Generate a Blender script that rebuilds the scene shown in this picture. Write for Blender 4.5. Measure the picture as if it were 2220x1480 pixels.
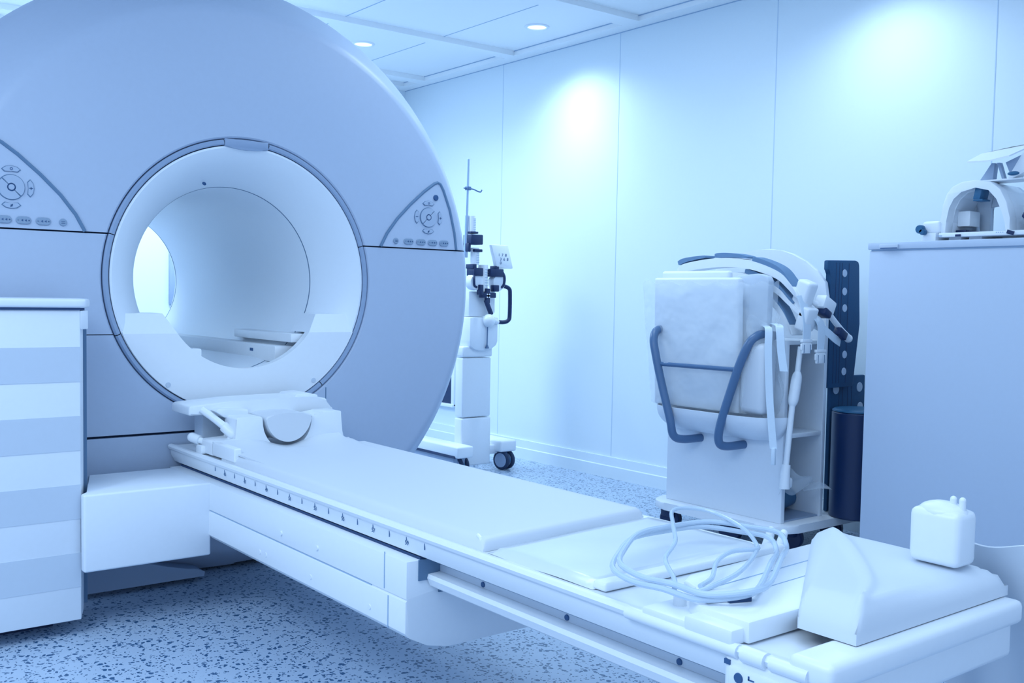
import bpy, bmesh, math, random
from mathutils import Vector, Matrix
PI = math.pi
random.seed(7)
for o in list(bpy.data.objects): bpy.data.objects.remove(o)
S = bpy.context.scene; COL = S.collection

# ------------------------------------------------------------------ camera
cam = bpy.data.cameras.new('camera'); camo = bpy.data.objects.new('camera', cam); COL.objects.link(camo)
FPX, YAW, PIT, ROL, SY, ZC = 2215.8, 0.665, 0.053, -0.018, -17.5, 1.08
fw = Vector((math.sin(YAW)*math.cos(PIT), math.cos(YAW)*math.cos(PIT), -math.sin(PIT)))
r0 = Vector((math.cos(YAW), -math.sin(YAW), 0)); u0 = r0.cross(fw)
rt = r0*math.cos(ROL)-u0*math.sin(ROL); up = r0*math.sin(ROL)+u0*math.cos(ROL)
M3 = Matrix((rt, up, -fw)).transposed()
camo.matrix_world = Matrix.Translation((0, 0, ZC)) @ M3.to_4x4()
cam.sensor_width = 36; cam.lens = FPX/2220*36; cam.shift_y = -SY/2220; cam.clip_start = 0.05
S.camera = camo

# ------------------------------------------------------------------ light
S.view_settings.view_transform = 'Standard'; S.view_settings.look = 'None'
S.view_settings.gamma = 1; S.view_settings.use_curve_mapping = False
S.view_settings.exposure = 0.41
w = bpy.data.worlds.new('world'); S.world = w; w.use_nodes = True
w.node_tree.nodes['Background'].inputs[0].default_value = (0.50, 0.695, 0.97, 1)
w.node_tree.nodes['Background'].inputs[1].default_value = 0.78
LC = (0.66, 0.83, 0.98)
def area(name, loc, sx, sy, e, rot=(0, 0, 0), col=LC):
    l = bpy.data.lights.new(name, 'AREA'); l.shape = 'RECTANGLE'; l.size = sx; l.size_y = sy; l.energy = e; l.color = col
    o = bpy.data.objects.new(name, l); COL.objects.link(o); o.location = loc; o.rotation_euler = rot; return o
def spot(name, loc, e, ang=144, blend=0.75, rad=0.05, col=LC):
    l = bpy.data.lights.new(name, 'SPOT'); l.energy = e; l.spot_size = math.radians(ang); l.spot_blend = blend
    l.shadow_soft_size = rad; l.color = col
    o = bpy.data.objects.new(name, l); COL.objects.link(o); o.location = loc; return o
CEIL = 2.63
area('unseen_fill_light', (1.1, 0.6, 2.60), 2.2, 1.6, 14)  # unseen fill lamps added overhead to brighten the room; no fixtures built
area('unseen_fill_light', (2.4, 2.2, 2.60), 1.2, 1.2, 4)
area('unseen_fill_light', (-0.9, 1.7, 2.60), 1.4, 2.2, 49)
area('unseen_fill_light', (2.85, 3.3, 2.60), 0.6, 1.3, 10)
area('unseen_fill_light', (1.9, 5.75, 2.60), 1.4, 1.2, 46)
SPOTS = [(3.86, 4.74), (3.86, 2.62), (3.30, 5.80), (2.0, 6.2)]  # last entry is an unseen downlight, added for more light behind the ring
for (x, y), e1, e2 in zip(SPOTS, (19, 13, 14, 8), (18, 5, 30, 18)):
    spot('downlight_lamp', (x, y, CEIL-0.03), e1)
    spot('downlight_lamp', (x, y, CEIL-0.032), e2, 95, 1.0)

# ------------------------------------------------------------------ materials
def mat(name, col, rough=0.45, metal=0, spec=0.5, bump=0, bscale=60, alpha=1, trans=0, var=0.0):
    m = bpy.data.materials.new(name); m.use_nodes = True; nt = m.node_tree; b = nt.nodes['Principled BSDF']
    b.inputs['Base Color'].default_value = (*col, 1); b.inputs['Roughness'].default_value = rough
    b.inputs['Metallic'].default_value = metal; b.inputs['Specular IOR Level'].default_value = spec
    b.inputs['Alpha'].default_value = alpha; b.inputs['Transmission Weight'].default_value = trans
    tc = nt.nodes.new('ShaderNodeTexCoord'); n = nt.nodes.new('ShaderNodeTexNoise'); n.inputs['Scale'].default_value = bscale
    nt.links.new(tc.outputs['Object'], n.inputs['Vector'])
    if var:
        mx = nt.nodes.new('ShaderNodeMix'); mx.data_type = 'RGBA'
        mx.inputs['A'].default_value = (*[c*(1-var) for c in col], 1); mx.inputs['B'].default_value = (*[min(1, c*(1+var)) for c in col], 1)
        nt.links.new(n.outputs['Fac'], mx.inputs['Factor']); nt.links.new(mx.outputs['Result'], b.inputs['Base Color'])
    if bump:
        bp = nt.nodes.new('ShaderNodeBump'); bp.inputs['Strength'].default_value = bump; bp.inputs['Distance'].default_value = 0.004
        nt.links.new(n.outputs['Fac'], bp.inputs['Height']); nt.links.new(bp.outputs['Normal'], b.inputs['Normal'])
    return m
WHITE = mat('white_plastic', (0.82, 0.88, 0.95), 0.32, var=0.015)
OFFW = mat('offwhite_lacquer', (0.79, 0.86, 0.95), 0.4, var=0.015)
STRIPE_M = mat('pale_blue_lacquer', (0.57, 0.66, 0.78), 0.4, var=0.015)
WALLM = mat('wall_paint', (0.74, 0.85, 0.93), 0.55, var=0.01)
CEILM = mat('ceiling_paint', (0.88, 0.93, 0.97), 0.6, var=0.01)
GANT = mat('grey_blue_shell', (0.455, 0.55, 0.71), 0.38, var=0.02)
GANTP = mat('grey_blue_panel', (0.475, 0.57, 0.73), 0.38, var=0.02)
BEZ = mat('bezel_grey', (0.29, 0.39, 0.56), 0.35, var=0.02)
BORE = mat('bore_liner_white', (0.80, 0.88, 0.97), 0.38, var=0.01)
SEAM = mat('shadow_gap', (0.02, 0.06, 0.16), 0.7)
SEAMS = mat('soft_seam', (0.12, 0.22, 0.36), 0.6)
BTN = mat('button_blue', (0.26, 0.36, 0.50), 0.4)
BTN2 = mat('button_light', (0.40, 0.50, 0.66), 0.4)
INK = mat('navy_ink', (0.03, 0.10, 0.25), 0.6)
DARK = mat('navy_plastic', (0.003, 0.022, 0.09), 0.4)
NAVY = mat('navy_foam', (0.012, 0.08, 0.19), 0.7, bump=0.2, bscale=200)
TEAL = mat('dark_blue_shell', (0.02, 0.12, 0.25), 0.45, var=0.05)
FOAM = mat('grey_blue_foam', (0.13, 0.245, 0.41), 0.75, bump=0.15, bscale=300)
STEELT = mat('grey_tube', (0.085, 0.17, 0.32), 0.3)
METAL = mat('steel', (0.45, 0.58, 0.75), 0.28, metal=0.8)
MATT = mat('mattress_vinyl', (0.68, 0.74, 0.82), 0.5, bump=0.05, bscale=40)
VINYL = mat('glossy_vinyl', (0.68, 0.75, 0.83), 0.18, bump=0.15, bscale=9)
STRAP = mat('white_webbing', (0.70, 0.82, 0.94), 0.7, bump=0.3, bscale=500)
SHELFM = mat('shelf_blue', (0.32, 0.42, 0.58), 0.5)
CABM = mat('cabinet_lacquer', (0.53, 0.63, 0.78), 0.4, var=0.015)
FABRIC = mat('white_sheet', (0.66, 0.73, 0.82), 0.8, bump=0.2, bscale=30)
RUBBER = mat('navy_rubber', (0.012, 0.035, 0.09), 0.6)
RULE = mat('ruler_ink', (0.10, 0.20, 0.36), 0.6)
WJOINT = mat('wall_joint', (0.52, 0.66, 0.82), 0.7)
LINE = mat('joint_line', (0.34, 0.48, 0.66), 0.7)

def film(name, alpha, col=(0.85, 0.93, 1.0), bump=0.8, sc=14):
    m = mat(name, col, 0.10, alpha=alpha, bump=bump, bscale=sc)
    for n in m.node_tree.nodes:
        if n.type == 'BUMP': n.inputs['Distance'].default_value = 0.03
    return m
PLAST = film('clear_plastic_film', 0.32, bump=0.9, sc=9)
TUBE = mat('clear_tubing', (0.62, 0.76, 0.92), 0.12, alpha=0.72)

def floor_mat():
    m = bpy.data.materials.new('speckled_vinyl'); m.use_nodes = True; nt = m.node_tree; N = nt.nodes; L = nt.links
    b = N['Principled BSDF']; b.inputs['Roughness'].default_value = 0.35
    tc = N.new('ShaderNodeTexCoord'); nz = N.new('ShaderNodeTexNoise'); nz.inputs['Scale'].default_value = 55
    L.new(tc.outputs['Object'], nz.inputs['Vector'])
    ad = N.new('ShaderNodeVectorMath'); ad.operation = 'MULTIPLY_ADD'; ad.inputs[1].default_value = (0.022, 0.022, 0)
    L.new(nz.outputs['Color'], ad.inputs[0]); L.new(tc.outputs['Object'], ad.inputs[2])
    prev = None
    for sc, thr in ((62, 0.20), (105, 0.20)):
        v = N.new('ShaderNodeTexVoronoi'); v.inputs['Scale'].default_value = sc; L.new(ad.outputs[0], v.inputs['Vector'])
        sx = N.new('ShaderNodeSeparateColor'); L.new(v.outputs['Color'], sx.inputs[0])
        mu = N.new('ShaderNodeMath'); mu.operation = 'MULTIPLY_ADD'; mu.inputs[1].default_value = 0.62; mu.inputs[2].default_value = -0.14
        L.new(sx.outputs[0], mu.inputs[0])
        lt = N.new('ShaderNodeMath'); lt.operation = 'LESS_THAN'; L.new(v.outputs['Distance'], lt.inputs[0]); L.new(mu.outputs[0], lt.inputs[1])
        if prev is None: prev = lt
        else:
            mxx = N.new('ShaderNodeMath'); mxx.operation = 'MAXIMUM'; L.new(prev.outputs[0], mxx.inputs[0]); L.new(lt.outputs[0], mxx.inputs[1]); prev = mxx
    mx = N.new('ShaderNodeMix'); mx.data_type = 'RGBA'
    mx.inputs['A'].default_value = (0.44, 0.56, 0.72, 1); mx.inputs['B'].default_value = (0.025, 0.10, 0.23, 1)
    L.new(prev.outputs[0], mx.inputs['Factor']); L.new(mx.outputs['Result'], b.inputs['Base Color'])
    return m
FLOORM = floor_mat()

# ------------------------------------------------------------------ helpers
def _axes(d):
    d = Vector(d).normalized(); a = Vector((0, 0, 1)) if abs(d.z) < 0.9 else Vector((1, 0, 0))
    u = d.cross(a).normalized(); return u, d.cross(u).normalized()
class MB:
    def __init__(s): s.bm = bmesh.new()
    def _bev(s, vs, bev, seg):
        es = {e for v in vs for e in v.link_edges}
        bmesh.ops.bevel(s.bm, geom=list(es), offset=bev, segments=seg, affect='EDGES', profile=0.5, clamp_overlap=True)
    def box(s, x0, x1, y0, y1, z0, z1, bev=0, seg=2, rot=None, at=None):
        vs = [s.bm.verts.new((x, y, z)) for x in (x0, x1) for y in (y0, y1) for z in (z0, z1)]
        for f in ((0, 1, 3, 2), (4, 6, 7, 5), (0, 4, 5, 1), (2, 3, 7, 6), (0, 2, 6, 4), (1, 5, 7, 3)): s.bm.faces.new([vs[i] for i in f])
        if rot is not None:
            c = Vector(at) if at else Vector(((x0+x1)/2, (y0+y1)/2, (z0+z1)/2))
            for v in vs: v.co = c+rot@(v.co-c)
        if bev: s._bev(vs, bev, seg)
        return s
    def prism(s, poly, ax, a0, a1, bev=0, seg=2, fn=None):
        # poly: 2D points in the other two axes in cyclic order kept (x:(y,z) y:(x,z) z:(x,y))
        def mk(p, a):
            if ax == 'x': return (a, p[0], p[1])
            if ax == 'y': return (p[0], a, p[1])
            return (p[0], p[1], a)
        A = [s.bm.verts.new(mk(p, a0)) for p in poly]; B = [s.bm.verts.new(mk(p, a1)) for p in poly]
        if fn:
            for v in A+B: v.co = Vector(fn(v.co))
        n = len(poly); s.bm.faces.new(A); s.bm.faces.new(B[::-1])
        for i in range(n): s.bm.faces.new((A[i], B[i], B[(i+1) % n], A[(i+1) % n]))
        if bev: s._bev(A+B, bev, seg)
        return s
    def tube(s, pts, r, seg=12, smooth=0, closed=False, cap=True):
        P = [Vector(p) for p in pts]; R = list(r) if isinstance(r, (list, tuple)) else [r]*len(P)
        if smooth:
            Q, RR = [], []; n = len(P); rng = n if closed else n-1
            for i in range(rng):
                p0 = P[(i-1) % n] if (closed or i > 0) else P[i]*2-P[i+1]
                p1 = P[i]; p2 = P[(i+1) % n]
                p3 = P[(i+2) % n] if (closed or i+2 < n) else P[i+1]*2-P[i]
                for k in range(smooth):
                    t = k/smooth
                    Q.append(0.5*((2*p1)+(p2-p0)*t+(2*p0-5*p1+4*p2-p3)*t*t+(3*p1-p0-3*p2+p3)*t**3)); RR.append(R[i]*(1-t)+R[(i+1) % n]*t)
            if not closed: Q.append(P[-1]); RR.append(R[-1])
            P, R = Q, RR
        n = len(P); rings = []; u = None
        for i in range(n):
            d = (P[(i+1) % n]-P[i-1]) if (closed or 0 < i < n-1) else ((P[1]-P[0]) if i == 0 else (P[-1]-P[-2]))
            d.normalize()
            if u is None: u, v = _axes(d)
            else:
                u = (u-d*u.dot(d)).normalized(); v = d.cross(u)
            rings.append([s.bm.verts.new(P[i]+(u*math.cos(2*PI*k/seg)+v*math.sin(2*PI*k/seg))*R[i]) for k in range(seg)])
        for i in range(n if closed else n-1):
            a, b = rings[i], rings[(i+1) % n]
            for k in range(seg): s.bm.faces.new((a[k], a[(k+1) % seg], b[(k+1) % seg], b[k]))
        if not closed and cap: s.bm.faces.new(rings[0][::-1]); s.bm.faces.new(rings[-1])
        return s
    def cyl(s, p0, p1, r0, r1=None, seg=24): return s.tube([p0, p1], [r0, r0 if r1 is None else r1], seg)
    def lathe(s, prof, c, d, seg=48, a0=0.0, a1=2*PI, closed=False):
        # prof (radius, distance along d)
        c = Vector(c); d = Vector(d).normalized(); u, v = _axes(d); full = abs(a1-a0) > 2*PI-1e-6
        n = seg if full else seg+1; rows = []
        for r, t in prof:
            rows.append([s.bm.verts.new(c+d*t+(u*math.cos(a0+(a1-a0)*k/seg)+v*math.sin(a0+(a1-a0)*k/seg))*r) for k in range(n)] if r > 1e-6 else [s.bm.verts.new(c+d*t)])
        m = len(rows)
        for i in range(m if closed else m-1):
            a, b = rows[i], rows[(i+1) % m]
            for k in range(seg):
                k2 = (k+1) % n
                if len(a) == 1 and len(b) == 1: continue
                if len(a) == 1: s.bm.faces.new((a[0], b[k2], b[k]))
                elif len(b) == 1: s.bm.faces.new((a[k], a[k2], b[0]))
                else: s.bm.faces.new((a[k], a[k2], b[k2], b[k]))
        return s
    def ball(s, c, r, sc=(1, 1, 1), seg=20):
        m = Matrix.Translation(c) @ Matrix.Diagonal((sc[0], sc[1], sc[2], 1))
        bmesh.ops.create_uvsphere(s.bm, u_segments=seg, v_segments=max(8, seg//2), radius=r, matrix=m); return s
    def grid(s, fn, nu, nv, thick=0.0):
        V = [[s.bm.verts.new(fn(i/nu, j/nv)) for j in range(nv+1)] for i in range(nu+1)]
        fs = [s.bm.faces.new((V[i][j], V[i+1][j], V[i+1][j+1], V[i][j+1])) for i in range(nu) for j in range(nv)]
        if thick:
            bmesh.ops.recalc_face_normals(s.bm, faces=fs)
            bmesh.ops.solidify(s.bm, geom=fs, thickness=thick)
        return s
    def ribbon(s, pts, width, wdir, thick=0.0025, smooth=6):
        P = [Vector(p) for p in pts]; Q = []; n = len(P)
        for i in range(n-1):
            p0 = P[i-1] if i else P[0]*2-P[1]; p1 = P[i]; p2 = P[i+1]; p3 = P[i+2] if i+2 < n else P[-1]*2-P[-2]
            for k in range(smooth):
                t = k/smooth; Q.append(0.5*((2*p1)+(p2-p0)*t+(2*p0-5*p1+4*p2-p3)*t*t+(3*p1-p0-3*p2+p3)*t**3))
        Q.append(P[-1]); wd = Vector(wdir).normalized()*width/2; m = len(Q)-1
        return s.grid(lambda a, b: Q[round(a*m)]+wd*(2*b-1), m, 1, thick)
    def text(s, body, size, mtx, ext=0.0006):
        cu = bpy.data.curves.new('t', 'FONT'); cu.body = body; cu.size = size; cu.extrude = ext; cu.align_x = 'CENTER'; cu.align_y = 'CENTER'
        o = bpy.data.objects.new('t', cu); COL.objects.link(o); dg = bpy.context.evaluated_depsgraph_get(); dg.update()
        me = bpy.data.meshes.new_from_object(o.evaluated_get(dg)); me.transform(mtx); s.bm.from_mesh(me)
        bpy.data.objects.remove(o); bpy.data.curves.remove(cu); bpy.data.meshes.remove(me); return s
    def clip(s, co, no):
        g = s.bm.verts[:]+s.bm.edges[:]+s.bm.faces[:]
        bmesh.ops.bisect_plane(s.bm, geom=g, plane_co=co, plane_no=no, clear_outer=True); return s
    def build(s, name, m, parent=None, ang=32, norm=True):
        if norm: bmesh.ops.recalc_face_normals(s.bm, faces=s.bm.faces[:])
        if parent is not None:
            off = Vector((0, 0, 0)); p = parent
            while p: off += Vector(p.location); p = p.parent
            bmesh.ops.translate(s.bm, verts=s.bm.verts[:], vec=-off)
        me = bpy.data.meshes.new(name); s.bm.to_mesh(me); s.bm.free()
        me.polygons.foreach_set('use_smooth', [True]*len(me.polygons)); me.set_sharp_from_angle(angle=math.radians(ang))
        me.materials.append(m); o = bpy.data.objects.new(name, me); COL.objects.link(o)
        if parent is not None: o.parent = parent
        return o
def thing(name, label, cat, loc=(0, 0, 0), group=None):
    o = bpy.data.objects.new(name, None); COL.objects.link(o); o.location = loc; o.empty_display_size = 0.1
    return tag(o, label, cat, group)
def tag(o, label, cat, group=None):
    o['label'] = label; o['category'] = cat
    if group: o['group'] = group
    return o
def struct(o, label=None, cat=None):
    o['kind'] = 'structure'
    if label: o['label'] = label
    if cat: o['category'] = cat
    return o
def dup(o, loc, label=None, parent=None, group=None):
    c = o.copy(); COL.objects.link(c)
    if parent is not None: c.parent = parent
    if loc is not None: c.location = loc
    if label: c['label'] = label
    if group: c['group'] = group
    for ch in list(o.children): dup(ch, None, None, c)
    return c
def rotz(a): return Matrix.Rotation(a, 3, 'Z')
def rot(a, ax): return Matrix.Rotation(a, 3, ax)
def lerp(a, b, t): return a+(b-a)*t

# ------------------------------------------------------------------ room
XW, YB = 4.23, 6.78
struct(MB().box(-2.5, XW+0.1, -2.0, YB+0.1, -0.08, 0).build('floor', FLOORM), 'pale vinyl floor with dark flecks', 'floor')
mb = MB(); mb.box(XW, XW+0.12, -2.0, YB+0.12, -0.08, CEIL+0.3); wr = struct(mb.build('wall_right', WALLM), 'white panelled wall on the right with thin vertical joints', 'wall')
mb = MB()
for y in (5.54, 4.415, 3.287, 2.166, 1.05, -0.06): mb.box(XW-0.0012, XW+0.002, y-0.0022, y+0.0022, 0.13, CEIL)
mb.build('panel_joint', WJOINT, wr)
mb = MB().box(-2.5, XW, YB, YB+0.12, -0.08, CEIL+0.3); struct(mb.build('wall_back', WALLM), 'white far wall behind the scanner', 'wall')
mb = MB()
mb.prism([(XW-0.022, 0), (XW, 0), (XW, 0.125), (XW-0.014, 0.125), (XW-0.016, 0.075), (XW-0.022, 0.07)], 'y', -2.0, YB)
struct(mb.build('baseboard_right', WALLM, ang=10), 'white stepped skirting along the right wall', 'skirting')
mb = MB().box(-2.5, XW-0.022, YB-0.02, YB, 0, 0.12, 0.004); struct(mb.build('baseboard_back', WALLM), 'white skirting along the far wall', 'skirting')
# window / frame seen through the bore
wn = struct(MB().box(2.40, 3.3, YB-0.03, YB, 0.98, 1.36, 0.006).build('window_1', SHELFM), 'small grey framed opening on the far wall seen through the bore', 'window')
MB().box(2.44, 3.26, YB-0.034, YB-0.028, 1.02, 1.32).build('pane', STEELT, wn)
# ceiling: recessed fields inside a frame of ribs
mb = MB(); mb.box(-2.5, XW+0.1, -2.0, YB+0.1, CEIL+0.032, CEIL+0.2)
ce = struct(mb.build('ceiling', CEILM), 'white ceiling of recessed panels', 'ceiling')
mb = MB()
mb.box(4.13, XW, -2.0, YB, CEIL-0.0, CEIL+0.036)
for y0, y1 in ((6.64, YB), (6.36, 6.46), (5.30, 5.40), (4.17, 4.30), (3.03, 3.16), (1.90, 2.03), (0.77, 0.90), (-0.36, -0.23), (-1.5, -1.37)):
    mb.box(-2.5, 4.13, y0, y1, CEIL, CEIL+0.036)
mb.build('ceiling_rib', CEILM, ce)
mb = MB()
for x in (3.58, 2.90, 2.2, 1.5):
    mb.box(x-0.003, x+0.003, -2.0, YB, CEIL+0.0308, CEIL+0.0325)
mb.build('panel_joint', LINE, ce)
mb = MB()
for y0, y1 in ((6.46, 6.64), (5.40, 6.36), (4.30, 5.30), (3.16, 4.17), (2.03, 3.03), (0.90, 1.90)):
    mb.box(4.127, 4.1295, y0, y1, CEIL+0.027, CEIL+0.032); mb.box(2.0, 4.13, y0+0.0005, y0+0.003, CEIL+0.027, CEIL+0.032)
mb.build('shadow_line', LINE, ce)
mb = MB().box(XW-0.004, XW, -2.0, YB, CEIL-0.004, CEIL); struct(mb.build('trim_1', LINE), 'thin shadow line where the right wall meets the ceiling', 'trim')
# ceiling downlights
em = bpy.data.materials.new('lamp_glow'); em.use_nodes = True
_b = em.node_tree.nodes['Principled BSDF']; _b.inputs['Emission Color'].default_value = (0.75, 1, 1, 1); _b.inputs['Emission Strength'].default_value = 0.85
DL = None
for (x, y), lab in zip(SPOTS, ('round recessed ceiling downlight over the wall beside the upright injector column', 'round recessed ceiling downlight over the trolley near the right wall', 'round recessed ceiling downlight near the far corner beside the scanner top', 'added unseen ceiling downlight behind the scanner ring')):
    if DL is None:
        DL = thing('ceiling_downlight', lab, 'ceiling light', (x, y, CEIL+0.032), 'recessed downlights along the right side')
        MB().lathe([(0.055, -0.002), (0.058, -0.008), (0.072, -0.006), (0.074, 0), (0.055, 0.0)], (x, y, CEIL+0.032), (0, 0, 1), 32).build('trim_ring', WHITE, DL)
        MB().lathe([(0, -0.003), (0.055, -0.003), (0.055, 0.0)], (x, y, CEIL+0.032), (0, 0, 1), 32).build('lens', em, DL)
    else: dup(DL, (x, y, CEIL+0.032), lab)
# dark low opening in the right wall behind the injector
vt = thing('wall_vent', 'dark white-framed opening low on the right wall behind the scanner edge', 'vent', (XW, 6.2, 0.27))
MB().box(XW-0.006, XW-0.002, 6.08, 6.55, 0.285, 0.62).build('opening', DARK, vt)
mb = MB()
mb.box(XW-0.018, XW, 6.045, 6.08, 0.27, 0.65, 0.003); mb.box(XW-0.018, XW, 6.55, 6.585, 0.27, 0.65, 0.003); mb.box(XW-0.03, XW, 6.045, 6.585, 0.262, 0.285, 0.003); mb.box(XW-0.018, XW, 6.045, 6.585, 0.62, 0.65, 0.003)
mb.box(XW-0.012, XW-0.004, 6.235, 6.25, 0.28, 0.63)
mb.build('frame', OFFW, vt)

# ------------------------------------------------------------------ scanner
GX, GY, GZ = 1.59, 3.66, 1.12
CZ = 1.108
sc = thing('mri_scanner', 'large grey blue ring shaped magnetic resonance scanner with a white bore', 'scanner', (GX, 4.4, 0))
RO = 1.192
prof = [(0.52, 0.03), (0.5275, 0.004), (0.533, 0.0), (0.99, 0.0), (1.010, 0.004), (1.026, 0.017), (1.047, 0.043), (1.083, 0.092), (1.116, 0.140), (1.146, 0.182), (1.168, 0.217), (1.183, 0.252), (RO, 0.295)]
def shell():
    m = MB(); m.lathe(prof, (GX, GY, CZ), (0, 1, 0), 160)
    for v in m.bm.verts:   # centre of the opening sits a touch above the centre of the disc
        r = math.hypot(v.co.x-GX, v.co.z-CZ)
        if r < 0.6: v.co.z += GZ-CZ
    return m
def lip(m, n, d=0.02):
    es = [e for e in m.bm.edges if e.is_boundary and all(abs((v.co-Vector(n[0])).dot(Vector(n[1]))) < 1e-4 for v in e.verts)]
    g = bmesh.ops.extrude_edge_only(m.bm, edges=es); vs = [x for x in g['geom'] if isinstance(x, bmesh.types.BMVert)]
    bmesh.ops.translate(m.bm, verts=vs, vec=(0, d, 0)); return m
G = 0.0028; ZS, ZL, ZF = 1.269, 0.918, 0.560
def cut(m, cs):
    for co, no in cs: m.clip(co, no)
    for co, no in cs: lip(m, (co, no))
    return m
cut(shell(), [((0, 0, ZS+G), (0, 0, -1))]).build('upper_shell', GANT, sc, norm=False)
XR = 1.928
cut(shell(), [((0, 0, ZS-G), (0, 0, 1)), ((0, 0, ZL+G*0.6), (0, 0, -1)), ((GX, 0, 0), (1, 0, 0))]).build('side_shell', GANT, sc, norm=False)
cut(shell(), [((0, 0, ZL-G*0.6), (0, 0, 1)), ((0, 0, ZF+G*1.6), (0, 0, -1)), ((GX, 0, 0), (1, 0, 0))]).build('side_shell', GANT, sc, norm=False)
m_ = shell(); m_.clip((GX, 0, 0), (-1, 0, 0))
cut(m_, [((0, 0, ZS-G), (0, 0, 1)), ((0, 0, 0.02), (0, 0, -1))]).build('side_shell', GANT, sc, norm=False)
m_ = shell(); m_.clip((GX, 0, 0), (1, 0, 0))
cut(m_, [((0, 0, ZF-G*1.6), (0, 0, 1)), ((0, 0, 0.012), (0, 0, -1))]).build('lower_shell', GANT, sc, norm=False)
# dark carcass behind the seams, outer barrel and rear shell
m_ = MB().lathe([(0.51, 0.032), (1.02, 0.032), (1.08, 0.20), (1.10, 1.5), (0.5, 1.5)], (GX, GY, CZ), (0, 1, 0), 96); m_.clip((0, 0, 0.015), (0, 0, -1)); m_.build('carcass', SEAM, sc)
m_ = MB().lathe([(RO, 0.298), (RO, 1.50), (1.10, 1.62), (0.52, 1.66)], (GX, GY, CZ), (0, 1, 0), 128); m_.clip((0, 0, 0.012), (0, 0, -1)); m_.build('barrel_shell', GANT, sc)
mb = MB()   # fine vertical joint right of the bezel
mb.box(XR-0.002, XR+0.002, GY-0.0008, GY+0.004, 0.555, 0.70); mb.build('panel_joint', SEAMS, sc)
# bezel ring in four segments with gaps
bz = [(0.503, 0.03), (0.503, 0.003), (0.507, -0.003), (0.517, -0.004), (0.5225, 0.002), (0.5235, 0.03)]
def bezel(a0, a1): return MB().lathe(bz, (GX, GY, GZ), (0, 1, 0), 64, a0, a1)
_u, _v = _axes((0, 1, 0))
def angof(x, z):
    d = Vector((x-GX, 0, z-GZ)); return math.atan2(d.dot(_v), d.dot(_u))
cuts = sorted([angof(GX-0.5, ZS), angof(GX-0.47, ZL), angof(GX+0.32, 0.71), angof(GX+0.5, ZS), angof(1.502, 1.63), angof(1.678, 1.63)])
for i, a in enumerate(cuts):
    b = cuts[i+1] if i+1 < len(cuts) else cuts[0]+2*PI
    bezel(a+0.003, b-0.003).build('bezel', BEZ, sc)
mb = MB().prism([(1.504, 1.640), (1.504, 1.612), (1.54, 1.606), (1.59, 1.603), (1.64, 1.606), (1.676, 1.612), (1.676, 1.640)], 'y', GY-0.006, GY+0.03, 0.003)
mb.build('logo_tab', BEZ, sc)
# bore: flared mouth, tube, rear flare
fl = [(0.4995, 0.03), (0.4995, 0.004), (0.492, 0.002), (0.470, 0.016), (0.445, 0.040), (0.420, 0.072), (0.398, 0.108), (0.380, 0.140), (0.366, 0.170), (0.3605, 0.186)]
MB().lathe(fl, (GX, GY, GZ), (0, 1, 0), 128).build('bore_mouth', BORE, sc)
MB().lathe([(0.3600, 0.186), (0.3615, 0.188), (0.3615, 0.1895), (0.359, 0.1905)], (GX, GY, GZ), (0, 1, 0), 128).build('mouth_joint', SEAMS, sc)
tb = [(0.359, 0.1905), (0.352, 0.24), (0.349, 0.32), (0.349, 1.55), (0.3495, 1.70)]
MB().lathe(tb, (GX, GY, GZ), (0, 1, 0), 128).build('bore_tube', BORE, sc)
MB().lathe([(0.3495, 1.70), (0.352, 1.704), (0.3495, 1.708)], (GX, GY, GZ), (0, 1, 0), 128).build('mouth_joint', SEAMS, sc)
MB().lathe([(0.3495, 1.708), (0.36, 1.745), (0.385, 1.775), (0.43, 1.80)], (GX, GY, GZ), (0, 1, 0), 128).build('rear_mouth', BORE, sc)
# apron plate with round cut-out, closing the lower half of the mouth
RB = 0.322
def arc(r, a0, a1, n, cz=GZ): return [(GX+r*math.cos(lerp(a0, a1, i/n)), cz+r*math.sin(lerp(a0, a1, i/n))) for i in range(n+1)]
zc_, zt = 1.108, 0.920
ao = math.asin((zt-GZ)/0.4985); ai = math.asin((zt-zc_)/RB)
poly = arc(0.4985, PI-ao, 2*PI+ao, 72) + arc(RB, 2*PI+ai, PI-ai, 56, zc_)
MB().prism(poly, 'y', GY-0.002, GY+0.035).build('bore_apron', WHITE, sc, ang=25)
for s in (-1, 1):   # sloped ears above the apron
    zt2 = 0.992
    a2 = math.sqrt(0.497**2-(zt2-GZ)**2); b2 = math.sqrt(RB**2-(zt2-zc_)**2)+0.005; a1_ = math.sqrt(0.497**2-(zt-GZ)**2); b1_ = math.sqrt(RB**2-(zt-zc_)**2)
    lo = [(GX+s*a1_, GY-0.002, zt), (GX+s*b1_, GY-0.002, zt)]; hi = [(GX+s*(a2-0.012), GY+0.030, zt2), (GX+s*b2, GY+0.030, zt2)]
    m_ = MB(); v = [m_.bm.verts.new(p) for p in lo+hi[::-1]]; v2 = [m_.bm.verts.new((p[0], GY+0.16, p[2])) for p in lo+hi[::-1]]
    m_.bm.faces.new(v); m_.bm.faces.new(v2[::-1])
    for i in range(4): m_.bm.faces.new((v[i], v2[i], v2[(i+1) % 4], v[(i+1) % 4]))
    m_.build('apron_ear', OFFW, sc)
mb = MB()
for x, z in ((1.294, 0.735), (1.872, 0.731)): MB().lathe([(0, -0.005), (0.009, -0.005), (0.0095, -0.002)], (x, GY, z), (0, 1, 0), 20).build('apron_screw', STRIPE_M, sc)
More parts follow.
